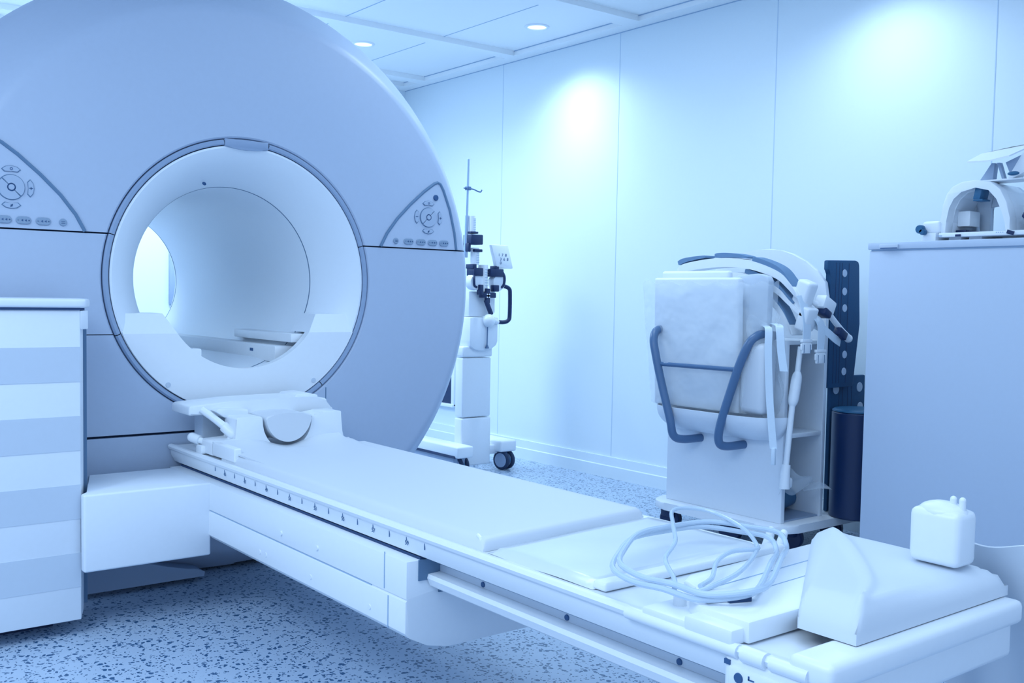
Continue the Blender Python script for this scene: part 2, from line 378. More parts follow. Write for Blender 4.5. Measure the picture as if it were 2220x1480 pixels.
# inside the bore: rails and the table trough
MB().box(1.80, 1.925, GY+0.05, 4.27, 0.878, 0.912, 0.004).build('bore_rail', WHITE, sc)
MB().box(1.255, 1.345, GY+0.04, 3.86, 0.878, 0.920, 0.004).build('bore_rail', WHITE, sc)
MB().box(1.75, 1.88, GY+0.09, 5.20, 0.80, 0.862, 0.004).build('bore_guide', WHITE, sc)
MB().box(1.30, 1.43, GY+0.025, 5.20, 0.80, 0.862, 0.006).build('bore_guide', WHITE, sc)
MB().box(1.35, 1.405, GY+0.05, GY+0.14, 0.8615, 0.8635).build('guide_slot', SHELFM, sc)
MB().box(1.7485, 1.7505, 3.955, 3.985, 0.833, 0.845).build('guide_mark', INK, sc)
mb = MB()
for x, z, y in ((1.441, 1.473, GY+0.045), ): mb.lathe([(0, 0), (0.008, 0.0), (0.0, 0.004)], (1.475, GY+0.123, 1.480), (0, 0.85, -0.5), 16)
mb.build('microphone_hole', INK, sc)
# foot plate beneath the ring
ft = [(0.97, 0.018), (1.425, 0.018), (1.428, 0.034)]
for i in range(13):
    x = lerp(1.40, 0.97, i/12); ft.append((x, CZ-math.sqrt(max(0, 1.105**2-(x-GX)**2))+0.028))
MB().prism(ft, 'y', GY-0.012, GY+0.08).build('foot_plate', SHELFM, sc)

# control panels (right and mirrored left)
edge = [(2.172, 1.2715), (2.202, 1.327), (2.25, 1.389), (2.313, 1.452), (2.381, 1.511), (2.430, 1.546), (2.448, 1.5535), (2.462, 1.548), (2.478, 1.522), (2.512, 1.442), (2.538, 1.344), (2.549, 1.2715)]
PY = GY-0.004
def ctl(mir, suffix):
    X = (lambda x: x) if not mir else (lambda x: 2*GX-x)
    pl = [(X(x), z) for x, z in edge]
    MBp = MB().prism(pl, 'y', GY-0.004, GY+0.0)
    p = MBp.build('control_panel', GANTP, sc)
    MB().tube([(x, PY+0.001, z) for x, z in pl], 0.0065, 8).build('panel_groove', SEAMS, p)
    cx, cz = X(2.402), 1.403
    def ring(r0, r1, a0, a1, n=14, y=PY, t=0.006, ox=0, oz=0):
        pts = [(cx+ox+r1*math.cos(lerp(a0, a1, i/n)), cz+oz+r1*math.sin(lerp(a0, a1, i/n))) for i in range(n+1)] + [(cx+ox+r0*math.cos(lerp(a1, a0, i/n)), cz+oz+r0*math.sin(lerp(a1, a0, i/n))) for i in range(n+1)]
        return MB().prism(pts, 'y', y-t, y, 0.0012, 1)
    # surrounding shadow ring, two half pads, centre key
    MB().lathe([(0.0, 0.0), (0.0415, 0.0), (0.0425, 0.002)], (cx, PY-0.0015, cz), (0, 1, 0), 40).build('pad_base', SEAMS, p)
    sl = PI/4 if not mir else 3*PI/4
    for k in (0, 1): ring(0.0135, 0.0395, sl+k*PI+0.05, sl+(k+1)*PI-0.05, 20).build('jog_button', BTN2, p)
    MB().lathe([(0.0, -0.008), (0.009, -0.0075), (0.0095, 0)], (cx, PY, cz), (0, 1, 0), 24).build('stop_button', BTN2, p)
    MB().lathe([(0.0095, -0.003), (0.0135, -0.003), (0.0135, 0), (0.0095, 0)], (cx, PY, cz), (0, 1, 0), 24, closed=True).build('stop_ring', INK, p)
    for k in range(4):
        a = k*PI/2
        pts = [(0.050, -0.018), (0.058, -0.0265), (0.066, -0.016), (0.069, 0), (0.066, 0.016), (0.058, 0.0265), (0.050, 0.018), (0.0525, 0)]
        ca, sa = math.cos(a), math.sin(a)
        bpart = MB().prism([(cx+q[0]*ca-q[1]*sa, cz+q[0]*sa+q[1]*ca) for q in pts], 'y', PY-0.005, PY, 0.0012, 1).build('light_button', BTN2, p)
        ex = [((q[0]-0.0595)*1.16+0.0595, q[1]*1.13) for q in pts]
        MB().prism([(cx+q[0]*ca-q[1]*sa, cz+q[0]*sa+q[1]*ca) for q in ex], 'y', PY-0.0012, PY).build('button_shadow', SEAMS, p)  # darker plate painting a shadow outline under each button
        gx, gz = cx+0.0595*ca, cz+0.0595*sa
        mb = MB()
        if k == 0: mb.box(gx-0.006, gx+0.006, PY-0.006, PY-0.005, gz-0.001, gz+0.001); mb.box(gx-0.001, gx+0.001, PY-0.006, PY-0.005, gz-0.005, gz+0.005)
        elif k == 1: mb.lathe([(0.003, 0), (0.0045, 0), (0.0045, 0.001), (0.003, 0.001)], (gx, PY-0.006, gz), (0, 1, 0), 12, closed=True)
        elif k == 2: mb.box(gx-0.006, gx+0.006, PY-0.006, PY-0.005, gz-0.001, gz+0.001)
        else: mb.box(gx-0.001, gx+0.001, PY-0.006, PY-0.005, gz-0.006, gz+0.006, rot=rot(0.6, 'Y')); mb.lathe([(0.002, 0), (0.0035, 0), (0.0035, 0.001), (0.002, 0.001)], (gx, PY-0.006, gz), (0, 1, 0), 12, closed=True)
        mb.build('symbol', INK, p)
    # key row
    xs = [2.243, 2.305, 2.366, 2.425, 2.483]
    for i, x in enumerate(xs):
        x = X(x)
        if i == 0: kb = MB().lathe([(0, -0.005), (0.011, -0.005), (0.0125, -0.003), (0.0125, 0)], (x, PY, 1.2975), (0, 1, 0), 24)
        else:
            kb = MB(); r = 0.0125
            pts = [(x-0.011+r*math.cos(a), 1.2975+r*math.sin(a)) for a in [PI/2+PI*j/8 for j in range(9)]] + [(x+0.011+r*math.cos(a), 1.2975+r*math.sin(a)) for a in [-PI/2+PI*j/8 for j in range(9)]]
            kb.prism(pts, 'y', PY-0.005, PY, 0.0015, 1)
        kb = kb.build('key', BTN, p)
        mb = MB()
        if i == 0: mb.box(x-0.006, x+0.006, PY-0.0062, PY-0.005, 1.2995, 1.3008); mb.box(x-0.006, x+0.006, PY-0.0062, PY-0.005, 1.2942, 1.2955)
        else:
            mb.box(x-0.019, x-0.014, PY-0.0062, PY-0.005, 1.2969, 1.2981); mb.box(x+0.014, x+0.019, PY-0.0062, PY-0.005, 1.2969, 1.2981); mb.box(x+0.0159, x+0.0171, PY-0.0062, PY-0.005, 1.295, 1.300)
            for sx in (-0.005, 0.006):
                mb.prism([(x+sx-0.003, 1.2975), (x+sx+0.003, 1.301), (x+sx+0.003, 1.294)], 'y', PY-0.0062, PY-0.005)
        mb.build('symbol', INK, p)
    if not mir: MB().lathe([(0, -0.006), (0.010, -0.006), (0.0125, -0.003), (0.0125, 0)], (X(2.439), PY, 1.4885), (0, 1, 0), 24).build('emergency_button', INK, p)
ctl(False, 'r'); ctl(True, 'l')

# ------------------------------------------------------------------ striped cabinet at the left
cb = thing('striped_cabinet', 'white storage cabinet with wide pale blue stripes at the left edge', 'cabinet', (0.5, 3.4, 0))
cp = [(0.15, 3.28), (0.889, 3.28), (0.93, 3.40), (0.955, 3.56), (0.15, 3.56)]
MB().prism(cp, 'z', 0.05, 1.012, 0.003).build('body', OFFW, cb)
mb = MB()
for i in range(4): mb.prism([(0.148, 3.2785), (0.8885, 3.2785), (0.8905, 3.285), (0.8905, 3.29), (0.148, 3.29)], 'z', 0.8985-0.2125*i-0.107, 0.8985-0.2125*i)
mb.build('stripe', STRIPE_M, cb)
MB().prism([(0.14, 3.268), (0.885, 3.268), (0.905, 3.272), (0.935, 3.34), (0.967, 3.57), (0.14, 3.57)], 'z', 1.018, 1.045, 0.008, 3).build('top_cap', OFFW, cb)
MB().prism([(0.15, 3.275), (0.887, 3.275), (0.905, 3.29), (0.945, 3.56), (0.15, 3.56)], 'z', 1.011, 1.019).build('gap', SEAM, cb)
MB().prism([(0.8895, 3.279), (0.918, 3.30), (0.968, 3.57), (0.91, 3.57)], 'z', 0.952, 1.010, 0.003).build('corner_bracket', OFFW, cb)
mb = MB(); mb.prism([(0.935, 3.42), (0.945, 3.415), (0.972, 3.555), (0.955, 3.56)], 'z', 0.06, 0.955)
mb.build('vent_strip', SEAMS, cb)
mb = MB().box(0.17, 0.84, 3.42, 3.54, 0.0, 0.05); mb.build('plinth', DARK, cb)

# ------------------------------------------------------------------ patient table
tx = thing('patient_table', 'long white patient table running out of the scanner bore', 'patient table', (GX, 2.2, 0))
TX0, TX1 = 1.30, 1.88
# cross beam and cantilevered lift column
MB().prism([(0.884, 3.23), (1.285, 3.23), (1.285, 3.58), (0.992, 3.58), (0.912, 3.274), (0.884, 3.266)], 'z', 0.206, 0.447, 0.007, 3).build('cross_beam', OFFW, tx)
prf = [(1.28, 0.447), (1.28, 0.3575), (1.284, 0.3555), (1.284, 0.3535), (1.278, 0.3515), (1.278, 0.275), (1.29, 0.262), (1.34, 0.236), (1.40, 0.222), (1.78, 0.222), (1.84, 0.236), (1.90, 0.27), (1.90, 0.447)]
MB().prism(prf, 'y', 2.02, 3.60, 0.006, 2).build('lift_column', WHITE, tx)
MB().box(1.2815, 1.2835, 2.185, 3.4, 0.353, 0.356).build('panel_joint', LINE, tx)
mb = MB(); mb.box(1.2785, 1.2805, 2.118, 2.1205, 0.362, 0.452); mb.box(1.2765, 1.279, 2.096, 2.099, 0.27, 0.3500); mb.build('panel_joint', LINE, tx)
mb = MB()
for y, z in ((2.692, 0.385), (2.47, 0.388), (2.833, 0.301), (2.791, 0.301), (2.504, 0.301), (2.186, 0.299)): MB().lathe([(0, -0.0025), (0.0065, -0.0025), (0.0075, 0), (0.0075, 0.003)], (1.2785, y, z), (1, 0, 0), 18).build('screw_cap', WHITE, tx)
YE = 0.93
# top: slim slab with an outward ruler rail on both sides
def top_prof(s):
    X = lambda x: x if s < 0 else 2*GX-x
    return [(X(1.335), 0.4565), (X(1.316), 0.458), (X(1.303), 0.482), (X(1.300), 0.500), (X(1.293), 0.506), (X(1.290), 0.514), (X(1.295), 0.521), (X(1.305), 0.522), (X(1.316), 0.518), (X(1.330), 0.516)]
pt = top_prof(-1)+top_prof(1)[::-1]
MB().prism(pt, 'y', YE+0.02, 3.652).build('table_top', WHITE, tx, ang=22)
TK = [3.235-0.0787*i for i in range(17)]
for i, y in enumerate(TK):
    mb = MB()
    mb.box(1.2995, 1.3015, y-0.0009, y+0.0009, 0.483 if i % 2 == 0 else 0.490, 0.4985)
    if i % 2 == 1: 
        mtx = Matrix.Translation((1.3012, y, 0.4835)) @ Matrix(((0, 0, -1), (-1, 0, 0), (0, 1, 0))).to_4x4()
        mb.text(str(44+i), 0.016, mtx)
    mb.build('ruler_mark', RULE, tx)
# recessed carriage beam and tray below the top
mb = MB(); mb.prism([(1.39, 0.4565), (1.39, 0.434), (1.372, 0.430), (1.372, 0.414), (1.378, 0.411), (1.378, 0.404), (1.40, 0.40), (1.78, 0.40), (1.80, 0.4565)], 'y', YE+0.05, 2.015, 0)
mb.build('slide_carriage', STRIPE_M, tx, ang=20)
MB().box(1.319, 1.86, 2.022, 3.60, 0.4465, 0.4535).build('slide_shadow', SEAM, tx)  # dark strip painting in the shade under the table top's edge
mb = MB(); mb.prism([(1.338, 0.412), (1.378, 0.4135), (1.378, 0.404), (1.366, 0.398), (1.372, 0.386), (1.352, 0.378), (1.343, 0.384), (1.335, 0.402)], 'y', YE+0.03, 2.015)
mb.prism([(1.352, 0.3785), (1.372, 0.386), (1.45, 0.386), (1.45, 0.366), (1.375, 0.366)], 'y', YE+0.06, 2.015)
mb.build('side_rail', WHITE, tx, ang=20)
mb = MB(); mb.box(1.312, 1.40, 2.0155, 2.0195, 0.398, 0.448); mb.box(1.37, 1.42, 2.0155, 2.0195, 0.362, 0.400); mb.build('rail_slot', SEAMS, tx)
mb = MB()
for y in (1.84, 1.55, 1.24, 1.05): MB().lathe([(0, -0.003), (0.006, -0.003), (0.007, 0.002)], (1.3722, y, 0.422), (1, 0, 0), 14).build('rail_screw', INK, tx)
# near end: hinge strip, connector blocks, end block
mb = MB(); mb.box(1.291, 1.40, 1.09, 1.26, 0.517, 0.534, 0.004); mb.box(1.289, 1.36, 1.055, 1.16, 0.517, 0.545, 0.006); mb.build('edge_cover', WHITE, tx)
mb = MB(); mb.tube([(1.297, 1.30, 0.512), (1.297, 1.045, 0.512)], 0.012, 12); mb.tube([(1.297, 1.035, 0.512), (1.297, 0.99, 0.512)], 0.014, 12); mb.tube([(1.297, 0.98, 0.512), (1.297, 0.91, 0.512)], 0.012, 12); mb.build('edge_hinge', WHITE, tx)
mb = MB(); mb.box(1.292, 1.88, 0.885, 1.075, 0.430, 0.506, 0.012, 3); mb.box(1.286, 1.31, 0.925, 1.06, 0.445, 0.49, 0.006); mb.build('end_block', WHITE, tx)
mb = MB(); mb.box(1.292, 1.885, 0.868, 0.95, 0.496, 0.54, 0.012, 3); mb.build('end_rim', WHITE, tx)
mb = MB()
for y, z in ((1.036, 0.474), (0.945, 0.468)): MB().lathe([(0, -0.002), (0.008, -0.002), (0.009, 0.002)], (1.2855, y, z), (1, 0, 0), 16).build('end_screw', INK, tx)
mb = MB()
mb.box(1.2848, 1.287, 1.005, 1.017, 0.4765, 0.4785); mb.box(1.2848, 1.287, 1.0145, 1.017, 0.4765, 0.483); mb.build('end_mark', INK, tx); mb = MB().box(1.290, 1.296, 1.058, 1.07, 0.488, 0.496)
mb.build('end_mark', INK, tx)
wl = MB().box(1.375, 1.415, 0.8835, 0.886, 0.442, 0.482).build('warning_label', STRIPE_M, tx)
mb = MB()
tri = [(1.395, 0.478), (1.379, 0.447), (1.411, 0.447)]; tri2 = [(1.395, 0.471), (1.3845, 0.4500), (1.4055, 0.4500)]
for i in range(3):
    j = (i+1) % 3; mb.prism([tri[i], tri[j], tri2[j], tri2[i]], 'y', 0.8825, 0.884)
mb.box(1.394, 1.396, 0.8825, 0.884, 0.456, 0.465); mb.box(1.394, 1.396, 0.8825, 0.884, 0.452, 0.4545)
mb.build('symbol', INK, wl)

# mattress on the table
mb = MB()
def mattress(u, v):
    y = lerp(1.775+0.05*u, 3.235, v); x = lerp(1.322, 1.868, u)
    e = min(u, 1-u)*0.546; e2 = min(v, 1-v)*1.45
    z = 0.522+0.022*min(1, (min(e, e2)/0.012))**0.5
    return (x, y, z)
us = [0, 0.006, 0.015, 0.025]+[0.05+0.9*i/18 for i in range(19)]+[0.975, 0.985, 0.994, 1]
vs_ = [0, 0.0025, 0.006, 0.01]+[0.02+0.96*i/24 for i in range(25)]+[0.99, 0.994, 0.9975, 1]
V = [[mb.bm.verts.new(mattress(a, b)) for b in vs_] for a in us]
for i in range(len(us)-1):
    for j in range(len(vs_)-1): mb.bm.faces.new((V[i][j], V[i+1][j], V[i+1][j+1], V[i][j+1]))
bd = [e for e in mb.bm.edges if e.is_boundary]
g = bmesh.ops.extrude_edge_only(mb.bm, edges=bd)
for v in g['geom']:
    if isinstance(v, bmesh.types.BMVert): v.co.z = 0.5165
mt = mb.build('mattress', MATT, ang=60); tag(mt, 'thin long white mattress pad lying along the patient table', 'mattress')
mb = MB(); mb.tube([(1.33, 1.785, 0.524), (1.333, 1.80, 0.542), (1.336, 1.815, 0.546)], 0.004, 6); mb.build('corner_tab', WHITE, mt)

# clear vinyl covered pad between mattress and connector
def pad(u, v):
    y = lerp(1.425+0.03*u, 1.765+0.05*u, v); x = lerp(1.325, 1.878, u)
    e = min(min(u, 1-u)*0.55, min(v, 1-v)*0.4)
    return (x, y, 0.5175+0.010*min(1, e/0.01)**0.5+0.0015*math.sin(9*u+3*v)*math.sin(7*v))
pd = MB().grid(pad, 24, 20).build('vinyl_pad', VINYL, ang=60); tag(pd, 'glossy clear covered pad lying on the table beyond the mattress end', 'pad')
lip_ = MB().box(1.33, 1.885, 1.395, 1.432, 0.5175, 0.535, 0.006, 3).build('pad_lip', WHITE, pd)


# ------------------------------------------------------------------ head coil base on the table
hb = thing('head_coil_cradle', 'white head coil base with a rounded neck cut-out at the scanner end of the table', 'head coil', (1.58, 3.3, 0.52))
U = [(1.59+0.093*math.cos(a), 0.628+0.102*math.sin(a)) for a in [PI+PI*i/20 for i in range(21)]]
front = [(1.318, 0.523), (1.318, 0.565), (1.326, 0.572), (1.400, 0.572), (1.400, 0.642), (1.408, 0.648), (1.490, 0.646), (1.497, 0.640)] + U + [(1.683, 0.638), (1.692, 0.642), (1.725, 0.644), (1.73, 0.649), (1.800, 0.649), (1.803, 0.644), (1.804, 0.575), (1.812, 0.545), (1.835, 0.523)]
MB().prism(front, 'y', 3.30, 3.40, 0.004).build('neck_block', WHITE, hb, ang=25)
mb = MB()   # apron sloping down on to the mattress
def apron(u, v):
    x = lerp(lerp(1.318, 1.345, v), lerp(1.835, 1.80, v), u); y = lerp(3.302, 2.93, v)
    zt = 0.570 if u < 0.99 else 0.54
    sc_ = math.exp(-((x-1.59)/0.085)**2)*0.032
    return (x, y, lerp(0.572, 0.5435, min(1, v*1.0)**0.55)-sc_*(1-v)**1.5-(0.022*(1-v) if x > 1.80 else 0))
mb.grid(apron, 36, 16, -0.006); mb.build('apron', MATT, hb, ang=50)
mb = MB().box(1.318, 1.345, 3.12, 3.31, 0.523, 0.570, 0.006, 3); mb.build('apron_edge', WHITE, hb)
back = [(1.285, 0.646), (1.285, 0.676), (1.30, 0.681), (1.45, 0.690), (1.60, 0.692), (1.74, 0.692), (1.775, 0.689), (1.812, 0.682), (1.815, 0.652), (1.838, 0.648), (1.842, 0.52), (1.74, 0.52), (1.73, 0.63), (1.50, 0.63), (1.44, 0.636), (1.35, 0.646)]
MB().prism(back, 'y', 3.43, 3.60, 0.007, 3).build('rear_bridge', WHITE, hb, ang=25)
MB().prism([(1.69, 0.688), (1.705, 0.700), (1.755, 0.702), (1.79, 0.694), (1.79, 0.68), (1.69, 0.68)], 'y', 3.46, 3.60, 0.004).build('bridge_step', WHITE, hb)
MB().prism([(1.36, 0.662), (1.37, 0.672), (1.41, 0.668), (1.48, 0.664), (1.48, 0.64), (1.42, 0.634), (1.39, 0.640)], 'y', 3.38, 3.46, 0.005).build('latch', WHITE, hb)
mb = MB(); mb.box(1.36, 1.50, 3.50, 3.58, 0.522, 0.65, 0.004); mb.build('rear_wall', STRIPE_M, hb)
mb = MB(); mb.tube([(1.325, 3.42, 0.668), (1.352, 3.40, 0.645), (1.385, 3.36, 0.610)], 0.013, 14)
mb.tube([(1.380, 3.365, 0.614), (1.384, 3.361, 0.610), (1.405, 3.335, 0.585), (1.411, 3.328, 0.578)], [0.013, 0.0185, 0.0185, 0.012], 16, 4); mb.ball((1.411, 3.327, 0.577), 0.0125)
mb.build('lever_handle', WHITE, hb)
mb = MB(); mb.tube([(1.306, 3.44, 0.568), (1.318, 3.42, 0.562), (1.345, 3.36, 0.553)], 0.011, 14); mb.tube([(1.302, 3.445, 0.570), (1.318, 3.415, 0.562)], 0.0165, 16); mb.ball((1.302, 3.445, 0.570), 0.0165)
mb.box(1.305, 1.345, 3.37, 3.42, 0.52, 0.548, 0.005); mb.build('release_lever', WHITE, hb)
mb = MB(); mb.tube([(1.40, 3.345, 0.525), (1.395, 3.35, 0.555), (1.40, 3.34, 0.578)], [0.016, 0.014, 0.011], 12, 4); mb.build('lever_foot', WHITE, hb)
# neck cushion resting in the cut-out
hc = MB()
cus = [(1.59+0.086*math.cos(a), 0.645+0.092*math.sin(a)) for a in [PI+PI*i/24 for i in range(25)]]
hc.prism(cus+[(1.64, 0.652), (1.59, 0.655), (1.54, 0.652)], 'y', 3.285, 3.44, 0.008, 3)
tag(hc.build('neck_cushion', MATT, ang=30), 'small half round white cushion sitting in the head coil cut-out', 'cushion')

# ------------------------------------------------------------------ near end of the table: connector, tubing, cushion
cn = thing('coil_connector', 'white connector box with a round notch and slide latch near the table end', 'connector', (1.5, 1.15, 0.517))
notch = [(1.375+0.028*math.cos(a), 1.235+0.028*math.sin(a)) for a in [PI*0.95-PI*1.2*i/12 for i in range(13)]]
body = [(1.32, 1.045), (1.87, 1.045), (1.87, 1.32), (1.46, 1.30), (1.415, 1.275)]+notch[::-1][0:0]+[(1.403, 1.235), (1.394, 1.216), (1.378, 1.208), (1.366, 1.20), (1.335, 1.19), (1.32, 1.15)]
MB().prism(body, 'z', 0.5185, 0.556, 0.005, 2).build('housing', WHITE, cn)
MB().prism([(1.345, 1.20), (1.385, 1.265), (1.41, 1.235), (1.378, 1.195)], 'z', 0.5182, 0.524).build('notch_floor', STEELT, cn)
mb = MB(); mb.tube([(1.352, 1.225, 0.518), (1.352, 1.225, 0.552)], 0.012, 14); mb.build('pin', WHITE, cn)
MB().box(1.345, 1.43, 1.135, 1.185, 0.556, 0.566, 0.003, 2, rot=rotz(-0.35)).build('slide_latch', WHITE, cn)
MB().box(1.385, 1.428, 1.128, 1.137, 0.5565, 0.5675, 0.0, 2, rot=rotz(-0.35), at=(1.3875, 1.16, 0.56)).build('latch_slot', SEAM, cn)
mb = MB(); mb.box(1.42, 1.86, 1.225, 1.2275, 0.5555, 0.5568, rot=rotz(0.06)); mb.box(1.44, 1.86, 1.165, 1.1665, 0.5555, 0.5568, rot=rotz(0.06)); mb.build('lid_joint', LINE, cn)
mb = MB()
for i in range(2): mb.tube([(1.885, 1.455-0.035*i, 0.50), (1.892, 1.45-0.035*i, 0.535), (1.893, 1.445-0.035*i, 0.556)], [0.013, 0.011, 0.009], 12); mb.ball((1.893, 1.445-0.035*i, 0.556), 0.009)
tag(mb.build('rail_plug', WHITE), 'white two pronged plug standing on the far rail beside the tubing', 'plug')
# clear tubing coiled on the pad
tb_ = MB()
loop = [(1.300, 1.290), (1.330, 1.375), (1.42, 1.455), (1.53, 1.525), (1.645, 1.545), (1.735, 1.515), (1.79, 1.445), (1.775, 1.36), (1.71, 1.29), (1.60, 1.22), (1.47, 1.145), (1.385, 1.112), (1.325, 1.16), (1.302, 1.22)]
def tl(dx, dy, dz, k=0.0): return [(x+dx+k*(x-1.55), y+dy+k*(y-1.33), 0.5685+dz+0.004*math.sin(3*i)) for i, (x, y) in enumerate(loop)]
tb_.tube(tl(0, 0, 0), 0.0056, 10, 6, closed=True)
tb_.tube(tl(0.012, -0.012, 0.011, 0.02), 0.0056, 10, 6, closed=True)
tb_.tube([(1.315, 1.205, 0.574), (1.352, 1.24, 0.577), (1.44, 1.345, 0.578), (1.538, 1.411, 0.585), (1.60, 1.475, 0.60), (1.70, 1.565, 0.605), (1.775, 1.535, 0.60), (1.765, 1.43, 0.585), (1.700, 1.335, 0.575), (1.64, 1.29, 0.570), (1.5, 1.215, 0.572), (1.40, 1.185, 0.572), (1.36, 1.19, 0.565)], 0.0046, 10, 7)
tb_.tube([(1.70, 1.335, 0.572), (1.665, 1.305, 0.574), (1.60, 1.315, 0.576), (1.52, 1.285, 0.574), (1.43, 1.22, 0.572), (1.37, 1.195, 0.572)], 0.0046, 10, 7)
tag(tb_.build('plastic_tubing', TUBE), 'clear plastic tubing coiled in a wide loop on the near table end', 'tubing')
# cushion with a diagonal fold at the table end
def cush(u, v):
    x = lerp(1.40, 1.885, u); y = lerp(0.90, lerp(1.01, 1.33, u), v)
    e = min(min(u, 1-u)*0.48, min(v, 1-v)*0.38); d = min(1, e/0.05)
    f = (u*0.95-v*1.1+0.10); fold = 0.010*math.exp(-(f/0.05)**2)
    return (x, y, 0.560+0.035*d**0.5+0.006*math.sin(7*u+2*v)*d+fold*d)
mb = MB(); mb.grid(cush, 40, 30); bd = [e for e in mb.bm.edges if e.is_boundary]
g = bmesh.ops.extrude_edge_only(mb.bm, edges=bd)
for v in g['geom']:
    if isinstance(v, bmesh.types.BMVert): v.co.z = 0.5565 if v.co.y > 1.045 else 0.5415
tag(mb.build('foot_cushion', FABRIC, ang=60), 'white cushion in a folded cover lying across the near table end', 'cushion')
dp = MB()
def drape(u, v):
    y = lerp(0.80, 1.10, u); a = v*1.25
    return (1.905+0.09*math.sin(a)+0.008*math.sin(18*u)*v, y, 0.63-0.30*(1-math.cos(a))*0.55-0.22*v+0.01*math.sin(9*u+5*v))
dp.grid(drape, 24, 16, 0.004); tag(dp.build('draped_sheet', FABRIC, ang=60), 'white sheet hanging over the far edge at the table end', 'sheet')
cq = thing('cable_plug', 'white rounded plug housing with two prongs standing above the table end', 'plug', (1.80, 0.98, 0.595))
mb = MB().box(1.765, 1.835, 0.935, 1.035, 0.597, 0.70, 0.014, 3); mb.build('housing', WHITE, cq)
MB().ball((1.80, 0.985, 0.692), 0.045, (0.75, 1.05, 0.48)).build('dome', WHITE, cq)
for yy in (0.966, 0.9485): 
    mb = MB(); mb.tube([(1.80, yy, 0.69), (1.80, yy, 0.719)], 0.0062, 12); mb.ball((1.80, yy, 0.719), 0.0062); mb.build('prong', WHITE, cq)

# ------------------------------------------------------------------ contrast injector on its stand
ij = thing('injector_stand', 'white upright contrast injector on a wheeled stand behind the scanner by the wall', 'injector', (3.66, 5.05, 0))
MB().box(3.535, 3.755, 4.985, 5.065, 0.045, 0.335, 0.010, 3).build('lower_column', WHITE, ij)
MB().box(3.537, 3.750, 4.985, 5.065, 0.340, 0.70, 0.010, 3).build('upper_column', WHITE, ij)
MB().box(3.53, 3.752, 4.975, 5.075, 0.705, 0.77, 0.012, 3).build('collar', WHITE, ij)
cup = [(3.575, 0.768), (3.60, 0.752), (3.64, 0.742), (3.685, 0.742), (3.73, 0.752), (3.765, 0.775), (3.775, 0.80), (3.775, 0.945), (3.565, 0.945), (3.565, 0.80)]
MB().prism(cup, 'y', 4.955, 5.12, 0.008, 2).build('apron_cover', OFFW, ij)
MB().box(3.575, 3.755, 4.985, 5.12, 0.95, 1.10, 0.006).build('head_body', OFFW, ij)
MB().box(3.745, 3.775, 4.99, 5.09, 0.97, 1.13, 0.006).build('side_panel', WHITE, ij)
def leg(x0, x1, y0, y1):
    MB().box(x0, x1, y0, y1, 0.115, 0.185, 0.012, 3).build('base_leg', WHITE, ij)
leg(3.43, 3.545, 4.87, 5.50); leg(3.80, 3.925, 4.94, 5.42)
MB().box(3.47, 3.86, 5.0, 5.06, 0.10, 0.155, 0.01).build('cross_member', OFFW, ij)
MB().box(3.44, 3.535, 4.93, 5.48, 0.055, 0.115, 0.004).build('battery_box', SHELFM, ij)
MB().box(3.4285, 3.434, 4.90, 5.47, 0.112, 0.128).build('leg_strip', DARK, ij)
def caster(x, y):
    a = 0.25; d = Vector((math.cos(a), math.sin(a), 0))
    c = Vector((x, y, 0.061)); first = None
    for s_ in (-1, 1):
        m_ = MB(); m_.lathe([(0.030, -0.012), (0.052, -0.012), (0.060, -0.007), (0.060, 0.007), (0.052, 0.012), (0.030, 0.012)], c+d*0.026*s_, d, 32, closed=True)
        wh = m_.build('wheel', RUBBER, ij)
        MB().lathe([(0, -0.011), (0.044, -0.0125), (0.046, -0.008)], c+d*0.026*s_, d, 28).build('hub_cap', SHELFM, wh)
        MB().lathe([(0, 0.011), (0.044, 0.0125), (0.046, 0.008)], c+d*0.026*s_, d, 28).build('hub_cap', SHELFM, wh)
    m_ = MB(); m_.tube([c+Vector((0, 0, 0.02)), c+Vector((0, 0, 0.075))], 0.020, 16); m_.box(x-0.012, x+0.012, y-0.05, y+0.02, 0.05, 0.075, 0.004, rot=rotz(a)); m_.build('swivel', TEAL, ij)
caster(3.862, 4.985); caster(3.50, 4.965); caster(3.86, 5.36); caster(3.49, 5.42)
mb = MB(); mb.tube([(3.567, 5.0, 1.884), (3.560, 5.0, 1.54)], 0.0085, 10); mb.tube([(3.560, 5.0, 1.55), (3.556, 5.0, 1.30)], 0.012, 10); mb.build('pole', METAL, ij)
mb = MB(); mb.box(3.552, 3.580, 4.985, 5.015, 1.70, 1.722, 0.003); mb.tube([(3.535, 5.0, 1.711), (3.56, 5.0, 1.711)], 0.004, 8)
mb.tube([(3.575, 5.0, 1.712), (3.61, 5.0, 1.708), (3.64, 5.0, 1.699), (3.660, 5.0, 1.698), (3.668, 5.0, 1.71)], 0.0042, 8, 5); mb.build('bag_hook', STEELT, ij)
# syringes
def syringe(x, z0, z1, r):
    q = MB().tube([(x, 4.985, z0), (x, 4.985, z1)], r, 18).build('syringe', WHITE, ij)
    m_ = MB()
    for i in range(8): m_.box(x-0.2*r, x+0.6*r, 4.985-r-0.0006, 4.985-r*0.75, lerp(z0, z1, 0.12+0.1*i), lerp(z0, z1, 0.12+0.1*i)+0.0025)
    m_.build('graduation', LINE, q)
syringe(3.590, 1.445, 1.548, 0.021); syringe(3.612, 1.26, 1.36, 0.027); syringe(3.675, 1.10, 1.26, 0.030)
mb = MB(); mb.box(3.556, 3.645, 4.945, 5.03, 1.378, 1.438, 0.006); mb.box(3.56, 3.615, 4.955, 5.02, 1.443, 1.455, 0.002); mb.box(3.548, 3.566, 4.96, 5.02, 1.335, 1.385, 0.004); mb.build('upper_clamp', DARK, ij)
mb = MB(); mb.box(3.588, 3.645, 4.95, 5.02, 1.335, 1.352, 0.003); mb.build('clamp_band', DARK, ij)
